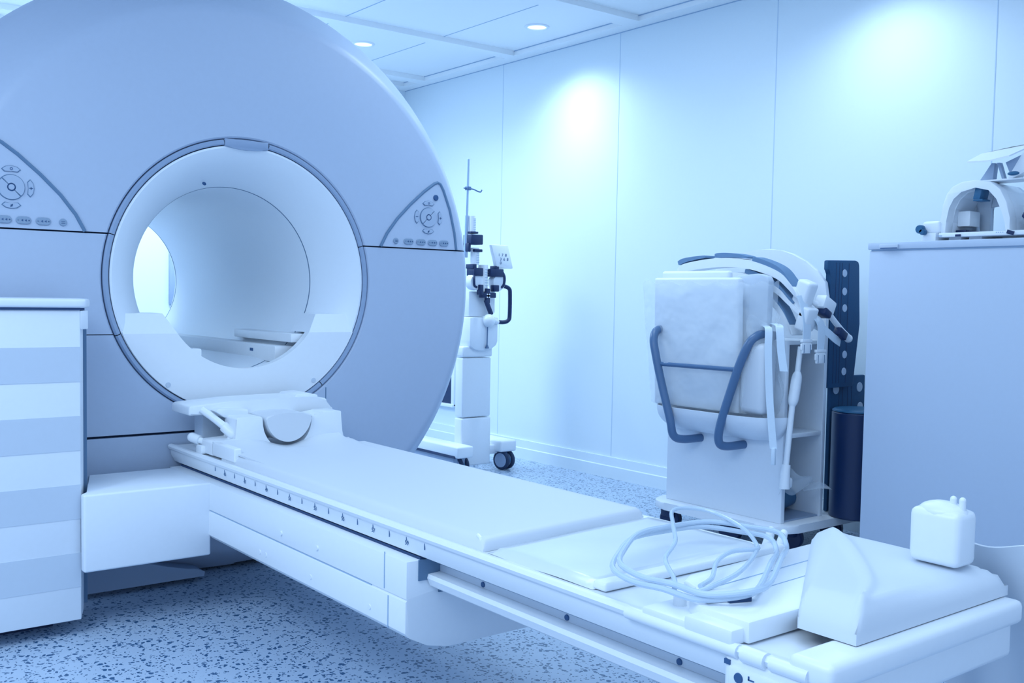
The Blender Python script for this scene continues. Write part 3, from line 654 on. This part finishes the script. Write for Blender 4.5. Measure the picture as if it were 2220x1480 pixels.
mb = MB(); mb.box(3.578, 3.646, 4.94, 5.02, 1.192, 1.240, 0.004); mb.box(3.572, 3.60, 4.945, 5.02, 1.235, 1.262, 0.003)
mb.tube([(3.585, 4.95, 1.20), (3.578, 4.94, 1.17), (3.585, 4.945, 1.135), (3.605, 4.95, 1.125)], 0.007, 8, 4); mb.build('left_clamp', DARK, ij)
mb = MB(); mb.box(3.702, 3.800, 4.94, 5.02, 1.190, 1.238, 0.004); mb.box(3.738, 3.768, 4.945, 5.0, 1.236, 1.256, 0.003)
mb.tube([(3.800, 4.96, 1.225), (3.812, 4.95, 1.19), (3.808, 4.95, 1.145), (3.79, 4.955, 1.125)], 0.009, 8, 4); mb.build('right_clamp', DARK, ij)
for x in (3.606, 3.775): MB().lathe([(0, -0.02), (0.045, -0.02), (0.05, -0.01), (0.05, 0.03)], (x, 4.97, 1.155), (0, 1, 0), 28).build('motor_cap', OFFW, ij)
mb = MB(); mb.box(3.628, 3.745, 4.94, 4.96, 1.062, 1.094, 0.004); mb.box(3.670, 3.700, 4.94, 4.96, 1.03, 1.118, 0.003); mb.box(3.615, 3.642, 4.93, 4.965, 1.08, 1.14, 0.004); mb.box(3.72, 3.76, 4.93, 4.97, 1.10, 1.14, 0.004)
mb.box(3.680, 3.706, 4.938, 4.955, 0.955, 1.055, 0.003, rot=rot(-0.45, 'Y')); mb.build('linkage', DARK, ij)
mb = MB()
for x, z in ((3.677, 1.083), (3.693, 1.083), (3.677, 1.066), (3.693, 1.066)): mb.lathe([(0, -0.002), (0.0045, -0.002), (0.005, 0.002)], (x, 4.939, z), (0, 1, 0), 10)
mb.build('link_bolt', WHITE, ij)
mb = MB(); mb.ball((3.695, 4.945, 0.925), 0.040); mb.tube([(3.70, 4.94, 0.93), (3.77, 4.95, 0.915)], [0.022, 0.012], 12); mb.build('knob', WHITE, ij)
mb = MB(); mb.tube([(3.687, 4.945, 0.89), (3.686, 4.945, 0.775)], 0.0035, 6); mb.tube([(3.686, 4.945, 0.78), (3.686, 4.945, 0.757)], [0.004, 0.014], 10); mb.build('pull_cord', STEELT, ij)
mb = MB(); mb.tube([(3.755, 4.99, 1.135), (3.82, 4.97, 1.135), (3.858, 4.96, 1.120), (3.866, 4.96, 1.08), (3.866, 4.96, 0.96), (3.858, 4.96, 0.928), (3.83, 4.97, 0.914), (3.775, 4.99, 0.916)], 0.0125, 12, 5); mb.build('push_handle', DARK, ij)
kp = MB(); R_ = rot(0.10, 'Y'); kc = (3.792, 4.96, 1.312)
kp.box(3.727, 3.857, 4.945, 4.975, 1.242, 1.384, 0.008, 2, rot=rot(0.0, 'Y'))
for v in kp.bm.verts: v.co.x += -0.30*(v.co.z-1.312)
kp = kp.build('keypad', WHITE, ij)
mb = MB(); r_ = 0
for body, z, x0 in (('178', 1.322, 3.776), ('368', 1.297, 3.782), ('0', 1.274, 3.775)):
    for k, ch in enumerate(body):
        mb.text(ch, 0.024, Matrix.Translation((x0+0.026*k-0.3*(z-1.312)-0.008, 4.9442, z)) @ Matrix.Rotation(PI/2, 4, 'X'))
mb.build('key_digit', INK, kp)

# ------------------------------------------------------------------ coil trolley
tr = thing('coil_trolley', 'white wheeled trolley with open shelves holding coils by the right wall', 'trolley', (3.75, 2.95, 0))
def rpoly(x0, x1, y0, y1, r, n=8):
    out = []
    for cx, cy, a in ((x1-r, y0+r, -PI/2), (x1-r, y1-r, 0), (x0+r, y1-r, PI/2), (x0+r, y0+r, PI)):
        for i in range(n+1): t = a+PI/2*i/n; out.append((cx+r*math.cos(t), cy+r*math.sin(t)))
    return out
MB().prism(rpoly(3.44, 4.12, 2.585, 3.36, 0.13), 'z', 0.105, 0.140, 0.006, 2).build('base_plate', WHITE, tr)
MB().box(3.52, 3.545, 2.64, 3.295, 0.140, 0.912, 0.003).build('front_panel', OFFW, tr)
ar = [(2.645, 0.140), (2.645, 1.10), (2.655, 1.16), (2.70, 1.212), (2.76, 1.252), (2.83, 1.287), (2.89, 1.303), (2.955, 1.312), (3.03, 1.309), (3.11, 1.298), (3.19, 1.276), (3.25, 1.245), (3.29, 1.20), (3.295, 1.15), (3.295, 0.140)]
MB().prism(ar, 'x', 3.797, 3.818, 0.003).build('arched_panel', OFFW, tr)
MB().box(3.545, 3.797, 3.18, 3.20, 0.14, 0.90).build('back_board', SHELFM, tr)
for z0 in (0.497, 0.893): MB().box(3.545, 3.797, 2.65, 3.18, z0, z0+0.018, 0.002).build('shelf', WHITE, tr)
MB().box(3.546, 3.796, 2.655, 3.17, 0.1405, 0.147).build('shelf_mat', SHELFM, tr)
for i, (x, y) in enumerate(((3.53, 3.27), (3.55, 2.93), (3.68, 2.70), (4.00, 2.72), (4.00, 3.25))):
    m_ = MB(); m_.lathe([(0, -0.02), (0.045, -0.02), (0.05, -0.014), (0.05, 0.014), (0.045, 0.02), (0, 0.02)], (x, y, 0.05), (0.9, 0.3, 0), 24)
    m_.box(x-0.035, x+0.035, y-0.035, y+0.035, 0.06, 0.1055, 0.006); m_.build('caster', DARK, tr)
# hanging basket: half bowl, tube hoop and cross bar
def bowl(u, v):
    y = lerp(2.62, 3.31, u); a = v*PI*0.5; e = max(0, 1-((u-0.5)*2)**6)**0.5
    return (3.52-0.145*math.sin(a)*e, y, 0.592-0.112*math.cos(a)*(0.35+0.65*e))
MB().grid(bowl, 30, 10, 0.005).build('bowl', OFFW, tr, ang=60)
TR = 0.0185
mb = MB(); mb.tube([(3.522, 2.845, 0.452), (3.42, 2.86, 0.450), (3.382, 2.868, 0.470), (3.372, 2.856, 0.54), (3.378, 2.81, 0.69), (3.384, 2.765, 0.82), (3.40, 2.730, 0.905), (3.45, 2.71, 0.938), (3.522, 2.70, 0.930)], TR, 16, 6); mb.build('hoop', STEELT, tr)
mb = MB(); mb.tube([(3.522, 3.09, 0.452), (3.42, 3.11, 0.450), (3.375, 3.125, 0.470), (3.362, 3.135, 0.54), (3.352, 3.18, 0.69), (3.345, 3.215, 0.82), (3.352, 3.238, 0.900), (3.40, 3.25, 0.938), (3.522, 3.25, 0.930)], TR, 16, 6); mb.build('hoop', STEELT, tr)
mb = MB(); mb.tube([(3.352, 3.215, 0.785), (3.385, 2.775, 0.785)], 0.010, 10); mb.build('cross_bar', STEELT, tr)
# boards kept in the hoops
def slab(name, label, x0, x1, y0, y1, z0, z1, m, lean=0.0, grp='pads stacked in the trolley hoop'):
    b_ = MB().box(x0, x1, y0, y1, z0, z1, 0.012, 3)
    for v in b_.bm.verts: v.co.x += lean*(v.co.z-z0)/(z1-z0); 
    return tag(b_.build(name, m, ang=40), label, 'pad', grp)
slab('positioning_pad', 'white positioning pad standing foremost in the trolley hoop inside clear film', 3.415, 3.455, 2.80, 3.29, 0.594, 1.172, OFFW, -0.02)
slab('positioning_pad', 'white positioning pad standing second in the trolley hoop, its top corner showing above the film', 3.465, 3.50, 2.90, 3.295, 0.598, 1.203, OFFW, -0.015)
sl_ = MB()
pf = [(2.70, 0.90), (2.695, 1.16), (2.705, 1.178), (2.75, 1.190), (2.86, 1.182), (2.885, 1.172), (2.89, 0.90)]
sl_.prism(pf, 'x', 3.462, 3.50, 0.006, 2); tag(sl_.build('positioning_pad', STRIPE_M, ang=40), 'pale blue pad with rounded corners standing behind the wrapped white pad', 'pad', 'pads stacked in the trolley hoop')
# white foam lumps and wrapped cushion in the bowl
wb = MB().box(3.405, 3.505, 2.66, 2.79, 0.60, 0.90, 0.03, 3)
for v in wb.bm.verts: v.co.y += 0.10*(0.8-v.co.z)*0.4+0.006*math.sin(30*v.co.z)
tag(wb.build('wrapped_cushion', MATT, ang=60), 'white cushion wrapped in film beside the straps in the trolley bowl', 'cushion')
# clear film over the pads
fb = MB()
def filmf(u, v):
    # u runs round the bundle from the far end to the near side, v from top to bottom
    s_ = u*2.0
    if u < 0.72: y = lerp(3.345, 2.74, u/0.72); x = 3.407-0.022*(1-v)-0.003*math.sin(u*9)-0.003*math.sin(v*7+u*5)
    else: t = (u-0.72)/0.28; y = 2.74-0.07*math.sin(t*PI/2); x = lerp(3.403-0.022*(1-v), 3.50, t)
    z = lerp(1.155-0.04*u*(1-u)+0.008*math.sin(u*40), 0.600, v)
    y = lerp(y, 3.0+(y-3.0)*0.86, v**1.3)
    x += 0.0025*math.sin(u*15+v*9)*math.sin(v*8)
    return (min(x, 3.51), y, z)
fb.grid(filmf, 70, 46); tag(fb.build('plastic_film', PLAST, ang=180), 'crumpled clear film bag wrapped round the pads in the trolley hoop', 'plastic bag')
# curved body coils on top
def arcpath(pts, n=40):
    P = [Vector((0, p[0], p[1])) for p in pts]; out = []
    m_ = len(P)
    for i in range(m_-1):
        p0 = P[i-1] if i else P[0]*2-P[1]; p1, p2 = P[i], P[i+1]; p3 = P[i+2] if i+2 < m_ else P[-1]*2-P[-2]
        for k in range(8):
            t = k/8; out.append(0.5*((2*p1)+(p2-p0)*t+(2*p0-5*p1+4*p2-p3)*t*t+(3*p1-p0-3*p2+p3)*t**3))
    out.append(P[-1]); return out
def curved(name, pts, th, x0, x1, m, parent=None, ta=0.25, bev=0.006):
    Q = arcpath(pts); n = len(Q); top = []; bot = []
    for i, q in enumerate(Q):
        d = (Q[min(n-1, i+1)]-Q[max(0, i-1)]).normalized(); nn = Vector((0, d.z, -d.y))
        if nn.z < 0: nn = -nn
        t = i/(n-1); h = th*(1-0.48*t)*(ta+(1-ta)*max(0.0, math.sin(PI*t))**0.4)/2
        top.append((q.y+nn.y*h, q.z+nn.z*h)); bot.append((q.y-nn.y*h, q.z-nn.z*h))
    b_ = MB().prism(top+bot[::-1], 'x', x0, x1, bev, 2)
    return b_.build(name, m, parent, ang=30)
A1 = [(3.262, 1.205), (3.211, 1.222), (3.074, 1.238), (2.942, 1.240), (2.825, 1.225), (2.70, 1.185), (2.64, 1.140), (2.592, 1.090)]
A2 = [(3.05, 1.180), (2.95, 1.186), (2.85, 1.172), (2.775, 1.148), (2.70, 1.118), (2.645, 1.074), (2.57, 1.015)]
A3 = [(2.98, 1.110), (2.88, 1.118), (2.80, 1.104), (2.735, 1.075), (2.685, 1.030), (2.645, 0.975), (2.62, 0.935)]
def body_coil(path, x0, x1, label, pads, th):
    t = thing('body_coil', label, 'body coil', (3.62, 2.95, path[3][1]-0.05), 'curved body coils on the trolley')
    curved('shell', path, th, x0, x1, WHITE, t)
    for a, b in pads:
        seg = arcpath(path); n = len(seg); i0, i1 = int(a*n), int(b*n)
        ps = [(q.y+0.3*th*k/n, q.z+th*(0.5-0.2*k/n)+0.011) for k, q in list(enumerate(seg))[i0:i1:3]]
        curved('foam_pad', ps, 0.026, x0+0.004, x1-0.012, FOAM, t, 0.6, 0.004)
    return t
c1 = body_coil(A1, 3.52, 3.60, 'topmost curved white body coil with grey blue pads draped over the trolley', ((0.0, 0.29), (0.33, 0.55), (0.57, 0.97)), 0.050)
c2 = body_coil(A2, 3.525, 3.60, 'middle curved white body coil nested under the topmost one on the trolley', ((0.30, 0.97),), 0.036)
c3 = body_coil(A3, 3.53, 3.60, 'lowest curved white body coil nested nearest the trolley top', ((0.30, 0.95),), 0.034)
# end housings, straps and buckles
MB().box(3.535, 3.60, 2.56, 2.63, 1.035, 1.165, 0.014, 3, rot=rot(0.35, 'X')).build('end_housing', WHITE, c1)
MB().box(3.525, 3.60, 2.55, 2.60, 0.955, 1.055, 0.010, 3, rot=rot(0.3, 'X')).build('end_housing', WHITE, c2)
def buckle(x, y, z, par):
    m_ = MB(); m_.box(x-0.027, x+0.027, y-0.006, y+0.006, z-0.042, z+0.004, 0.003); m_.box(x-0.033, x+0.033, y-0.007, y+0.007, z+0.004, z+0.016, 0.002)
    m_.box(x-0.034, x-0.026, y-0.005, y+0.005, z-0.028, z-0.002, 0.002); m_.box(x+0.026, x+0.034, y-0.005, y+0.005, z-0.028, z-0.002, 0.002)
    m_.build('buckle', WHITE, par)
    for sx in (-1, 1): MB().box(x+sx*0.0215-0.0018, x+sx*0.0215+0.0018, y-0.0068, y-0.005, z-0.040, z-0.006).build('buckle_slot', SEAMS, par)
mb = MB().ribbon([(3.528, 2.585, 1.10), (3.536, 2.565, 1.04), (3.542, 2.558, 0.98), (3.545, 2.56, 0.915)], 0.050, (1, 0, 0.08)); buckle(3.545, 2.56, 0.905, mb.build('strap', STRAP, c1))
mb = MB().ribbon([(3.575, 2.58, 1.03), (3.60, 2.55, 1.005), (3.622, 2.545, 0.97), (3.628, 2.55, 0.87)], 0.048, (1, 0, 0.1)); buckle(3.629, 2.55, 0.862, mb.build('strap', STRAP, c2))
mb = MB().ribbon([(3.60, 2.57, 0.985), (3.66, 2.55, 0.955), (3.72, 2.55, 0.925), (3.78, 2.56, 0.905)], 0.035, (0.2, 0, 1)); mb.build('strap', STRAP, c2)
# connector cable
cc = thing('coil_cable', 'white coil cable with a dark plug reaching right from the curved coils', 'cable', (3.7, 2.57, 1.0))
mb = MB(); mb.tube([(3.585, 2.60, 1.09), (3.62, 2.575, 1.068), (3.66, 2.56, 1.05), (3.735, 2.56, 0.995), (3.79, 2.56, 0.955), (3.838, 2.56, 0.922)], [0.010, 0.011, 0.012, 0.012, 0.013, 0.017], 12, 5); mb.ball((3.840, 2.56, 0.921), 0.018); mb.build('lead', WHITE, cc)
MB().box(3.625, 3.71, 2.535, 2.585, 1.035, 1.092, 0.008, 2, rot=rot(0.45, 'Y')).build('plug_cover', WHITE, cc)
MB().box(3.625, 3.675, 2.53, 2.58, 1.015, 1.045, 0.006, 2, rot=rot(0.5, 'Y')).build('plug', DARK, cc)
MB().box(3.74, 3.80, 2.535, 2.57, 0.925, 0.96, 0.005, 2, rot=rot(0.5, 'Y')).build('plug', DARK, cc)
# loose webbing hanging over the hoop
mb = MB().ribbon([(3.47, 2.72, 0.975), (3.44, 2.68, 0.970), (3.42, 2.655, 0.955), (3.418, 2.652, 0.86), (3.42, 2.642, 0.70), (3.42, 2.625, 0.56), (3.42, 2.612, 0.47)], 0.032, (0.25, -1, 0))
lw = mb.build('strap', STRAP); tag(lw, 'long white strap hanging over the trolley hoop down past the bowl', 'strap', 'white straps over the hoop')
MB().box(3.412, 3.424, 2.600, 2.618, 0.405, 0.475, 0.003).build('strap_tip', STRAP, lw)
mb = MB().ribbon([(3.49, 2.70, 0.985), (3.45, 2.63, 0.978), (3.437, 2.612, 0.955), (3.437, 2.602, 0.87), (3.44, 2.588, 0.79)], 0.034, (0.25, -1, 0))
tag(mb.build('strap', STRAP), 'short white strap hanging beside the long one on the trolley hoop', 'strap', 'white straps over the hoop')
cl = MB()
def bag2(u, v): return (3.44+0.05*math.sin(u*5)+0.03*v, lerp(2.62, 2.74, u)+0.012*math.sin(v*14), lerp(1.0, 0.60, v)+0.02*math.sin(u*9))
cl.grid(bag2, 16, 26); tag(cl.build('plastic_film', PLAST, ang=180), 'loose clear film hanging at the near end of the trolley bowl', 'plastic bag')

# support rod with grip
rd = thing('support_rod', 'white telescopic rod with a thick grip leaning across the open trolley shelves', 'rod', (3.52, 2.60, 0.3))
mb = MB(); mb.tube([(3.576, 2.61, 0.887), (3.553, 2.605, 0.775)], 0.0115, 14); mb.tube([(3.527, 2.605, 0.648), (3.497, 2.605, 0.392)], 0.0125, 14); mb.build('shaft', WHITE, rd)
mb = MB(); mb.tube([(3.556, 2.605, 0.785), (3.553, 2.605, 0.770), (3.548, 2.605, 0.745), (3.534, 2.605, 0.675), (3.529, 2.605, 0.655), (3.526, 2.605, 0.642)], [0.012, 0.019, 0.022, 0.022, 0.019, 0.013], 18, 4); mb.build('grip', WHITE, rd)
mb = MB(); mb.tube([(3.499, 2.605, 0.40), (3.494, 2.605, 0.36), (3.492, 2.605, 0.30)], [0.018, 0.020, 0.022], 16); mb.box(3.480, 3.53, 2.59, 2.625, 0.30, 0.345, 0.01); mb.build('foot', WHITE, rd)
sb = MB()
def smallbag(u, v): return (lerp(3.50, 3.79, u), 2.59+0.05*v+0.012*math.sin(11*u), lerp(0.385-0.11*u, 0.268+0.005*math.sin(14*u), v)+0.008*math.sin(17*u+6*v))
sb.grid(smallbag, 26, 14); tag(sb.build('plastic_bag', PLAST, ang=180), 'small clear plastic bag tied at the foot of the white rod', 'plastic bag')
# roll and box on the shelves
mb = MB(); mb.tube([(3.60, 2.76, 0.195), (3.775, 2.80, 0.205)], 0.043, 28); tag(mb.build('foam_roll', TEAL), 'dark blue foam roll lying on the bottom trolley shelf', 'roll')
mb = MB(); mb.box(3.56, 3.66, 2.80, 3.05, 0.5155, 0.78, 0.01); tag(mb.build('storage_box', NAVY), 'dark blue box standing on the upper trolley shelf', 'box')
# navy boards with holes and the bin
def holed(name, label, outl, holes, y0, y1, grooves, rad):
    o_ = MB().prism(outl, 'y', y0, y1, 0.006, 2).build(name, NAVY, ang=40); tag(o_, label, 'coil board', 'navy coil boards beside the trolley')
    for hx, hz in holes:
        MB().lathe([(0, -0.0015), (rad, -0.0015), (rad+0.001, 0.001)], (hx, y0, hz), (0, 1, 0), 24).build('hole', CABM, o_)
    m_ = MB()
    for gx in grooves: m_.box(gx-0.0012, gx+0.0012, y0-0.0008, y0+0.001, min(p[1] for p in outl)+0.02, max(p[1] for p in outl)-0.015)
    m_.build('groove', DARK, o_); return o_
holed('coil_board', 'tall navy board with a row of round holes standing behind the trolley arch', [(3.825, 0.70), (3.825, 1.20), (3.80, 1.215), (3.80, 1.256), (4.01, 1.262), (4.028, 1.256), (4.036, 1.24), (4.05, 0.98), (4.02, 0.71), (4.01, 0.70)], ((3.923, 1.203), (3.927, 1.123), (3.932, 1.05), (3.943, 0.845), (3.942, 0.77)), 2.645, 2.668, (3.86, 3.885, 3.905, 3.955), 0.0165)
holed('coil_board', 'lower navy board with holes behind the dark bin', [(3.90, 0.142), (3.90, 0.748), (4.165, 0.745), (4.175, 0.142)], ((3.94, 0.688), (4.121, 0.691), (4.13, 0.60)), 2.680, 2.70, (3.965, 3.99, 4.03, 4.06), 0.0215)
bn = thing('waste_bin', 'round dark navy bin at the right end of the trolley base', 'bin', (3.955, 2.60, 0.14))
bx, by, br = 3.93, 2.555, 0.112
MB().lathe([(0, 0.0), (br-0.004, 0.0), (br, 0.004), (br, 0.455), (br-0.004, 0.46), (0, 0.46)], (bx, by, 0.141), (0, 0, 1), 48).build('body', DARK, bn)
MB().lathe([(0.0, 0.462), (br-0.002, 0.462), (br-0.002, 0.468), (br-0.012, 0.474), (0, 0.470)], (bx, by, 0.141), (0, 0, 1), 48).build('lid', TEAL, bn)

# ------------------------------------------------------------------ right cabinet with the coil set on it
rc = thing('tall_cabinet', 'pale blue white lacquered cabinet along the right wall', 'cabinet', (3.9, 1.5, 0))
MB().box(3.60, 4.19, 0.30, 2.318, 0.06, 1.279, 0.003).build('body', CABM, rc)
MB().box(3.592, 4.19, 0.30, 2.322, 1.284, 1.312, 0.004).build('top', CABM, rc)
MB().box(3.60, 4.18, 0.31, 2.31, 1.2785, 1.2845).build('gap', LINE, rc)
MB().box(3.63, 4.17, 0.33, 2.29, 0.0, 0.06).build('plinth', DARK, rc)
hs = MB().prism([(2.188, 1.287), (2.268, 1.287), (2.268, 1.303), (2.188, 1.303)], 'x', 3.584, 3.593, 0.003).build('handle', STRIPE_M, rc)
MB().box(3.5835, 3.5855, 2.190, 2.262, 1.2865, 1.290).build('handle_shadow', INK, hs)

hk = thing('head_coil', 'white arched head coil with a tilted mirror standing on the tall cabinet', 'head coil', (3.85, 1.96, 1.313))
XA = 3.72
outer = [(2.094, 1.336), (2.095, 1.40), (2.088, 1.455), (2.074, 1.497), (2.052, 1.522), (2.016, 1.537), (1.962, 1.541), (1.905, 1.530), (1.868, 1.500), (1.842, 1.450), (1.829, 1.395), (1.824, 1.336)]
inner = [(2.073, 1.336), (2.072, 1.39), (2.066, 1.443), (2.048, 1.478), (2.018, 1.503), (1.962, 1.516), (1.910, 1.503), (1.878, 1.468), (1.856, 1.42), (1.846, 1.375), (1.844, 1.336)]
MB().prism(outer+inner[::-1], 'x', XA, XA+0.05, 0.004, 2).build('front_arch', WHITE, hk, ang=30)
def sm(pts, k): return [(lerp(1.96, p[0], k), lerp(1.34, p[1], k)) for p in pts]
MB().prism(sm(outer, 0.985)+inner[::-1], 'x', XA+0.05, XA+0.20, 0.002, 1).build('shell', OFFW, hk, ang=30)
# rear frame with two windows
o2 = sm(outer, 0.98)
m_ = MB(); m_.prism(o2+sm(inner, 0.86)[::-1], 'x', XA+0.20, XA+0.23, 0.003)
m_.build('rear_frame', STRIPE_M, hk, ang=30)
MB().prism([(2.035, 1.34), (1.995, 1.34), (2.0, 1.44), (1.985, 1.515), (2.06, 1.50), (2.045, 1.44)], 'x', XA+0.19, XA+0.215, 0.003).build('rear_post', STRIPE_M, hk)
MB().prism([(2.07, 1.465), (2.04, 1.512), (1.96, 1.525), (1.88, 1.50), (1.86, 1.455), (1.92, 1.45), (1.96, 1.462), (2.02, 1.445)], 'x', XA+0.192, XA+0.21, 0.003).build('rear_brow', STRIPE_M, hk)
MB().box(3.70, 3.96, 1.55, 2.09, 1.330, 1.347, 0.004).build('base_plate', WHITE, hk)
for y0 in (1.70, 2.02, 1.94): MB().box(3.74, 3.90, y0, y0+0.05, 1.3125, 1.331, 0.003).build('foot', OFFW, hk)
MB().box(3.71, 3.82, 2.09, 2.165, 1.345, 1.395, 0.012, 3).build('side_pad', WHITE, hk)
MB().prism([(2.10, 1.3125), (2.165, 1.3125), (2.15, 1.348), (2.10, 1.348)], 'x', 3.70, 3.84, 0.004).build('side_bracket', WHITE, hk)
for y_, z_, r_ in ((2.158, 1.363, 0.017), (2.146, 1.352, 0.012)): MB().lathe([(0, -0.014), (r_*0.8, -0.014), (r_, -0.008), (r_, 0.008), (0, 0.010)], (3.69, y_, z_), (1, 0, 0), 16).build('knob', TEAL, hk)
mb = MB(); mb.box(3.695, 3.705, 2.0, 2.02, 1.331, 1.339); mb.box(3.694, 3.7, 1.80, 1.825, 1.332, 1.346, rot=rot(0.3, 'X')); mb.build('socket', DARK, hk)
mb = MB(); mb.box(3.699, 3.701, 2.075, 2.098, 1.332, 1.3335); mb.box(3.699, 3.701, 2.075, 2.098, 1.336, 1.3375)
for i in range(4): mb.box(3.699, 3.701, 1.84+0.008*i, 1.843+0.008*i, 1.340, 1.3425)
mb.build('scale_mark', LINE, hk)
# inner cushion block seen through the arch
MB().box(3.80, 3.88, 2.02, 2.072, 1.375, 1.435, 0.006).build('side_cushion', WHITE, hk)
mb = MB(); mb.box(3.79, 3.90, 2.03, 2.07, 1.350, 1.362, 0.002); mb.build('clip', DARK, hk)
# dark mirror bracket below the crown, mirror stand above
mb = MB(); mb.box(3.73, 3.79, 1.945, 1.972, 1.468, 1.515, 0.003, rot=rot(0.2, 'X')); mb.box(3.73, 3.79, 1.938, 1.975, 1.463, 1.470, 0.002); mb.build('mirror_clamp', TEAL, hk)
ms = MB(); v = [ms.bm.verts.new(p) for p in ((3.70, 1.988, 1.604), (3.70, 1.905, 1.601), (3.70, 1.83, 1.612), (3.83, 1.79, 1.668), (3.83, 1.88, 1.662), (3.83, 2.0, 1.648))]
f_ = ms.bm.faces.new(v); g_ = bmesh.ops.extrude_face_region(ms.bm, geom=[f_]); bmesh.ops.translate(ms.bm, verts=[x for x in g_['geom'] if isinstance(x, bmesh.types.BMVert)], vec=(0, 0, 0.005)); ms.build('mirror', WHITE, hk)
MB().prism([(1.968, 1.540), (1.918, 1.538), (1.913, 1.602), (1.925, 1.603)], 'x', 3.76, 3.79, 0.001).build('mirror_strut', SHELFM, hk)
MB().prism([(1.882, 1.536), (1.872, 1.536), (1.893, 1.602), (1.905, 1.602)], 'x', 3.76, 3.78, 0.001).build('mirror_strut', SHELFM, hk)
MB().prism([(1.870, 1.600), (1.815, 1.622), (1.812, 1.615), (1.850, 1.552)], 'x', 3.755, 3.775, 0.001).build('mirror_strut', SHELFM, hk)
MB().prism([(1.808, 1.628), (1.790, 1.622), (1.795, 1.56), (1.850, 1.535), (1.856, 1.545)], 'x', 3.75, 3.80, 0.002).build('mirror_strut', WHITE, hk)
MB().ball((3.72, 1.822, 1.553), 0.022, (0.35, 1.0, 0.35)).build('mirror_knob', TEAL, hk)
mb = MB(); mb.box(3.74, 3.84, 1.80, 1.99, 1.533, 1.5395, 0.002); mb.build('mirror_rail', WHITE, hk)
# second coil half behind/right, running out of the frame
h2 = thing('head_coil', 'white head coil shell with a black clamp at the right picture edge', 'head coil', (3.85, 1.70, 1.313))
q2 = [(1.80, 1.345), (1.802, 1.42), (1.795, 1.47), (1.775, 1.505), (1.74, 1.528), (1.68, 1.535), (1.60, 1.52), (1.55, 1.45), (1.54, 1.345)]
MB().prism(q2+sm([(p[0]*1, p[1]) for p in q2], 1)[::-1][0:0], 'x', 3.78, 3.96, 0.012, 3).build('shell', WHITE, h2, ang=30)
mb = MB(); mb.box(3.72, 3.80, 1.755, 1.785, 1.385, 1.425, 0.010, 2, rot=rot(0.5, 'X')); mb.box(3.73, 3.77, 1.762, 1.772, 1.365, 1.39, 0.002, rot=rot(-0.3, 'X')); mb.build('clamp', DARK, h2)
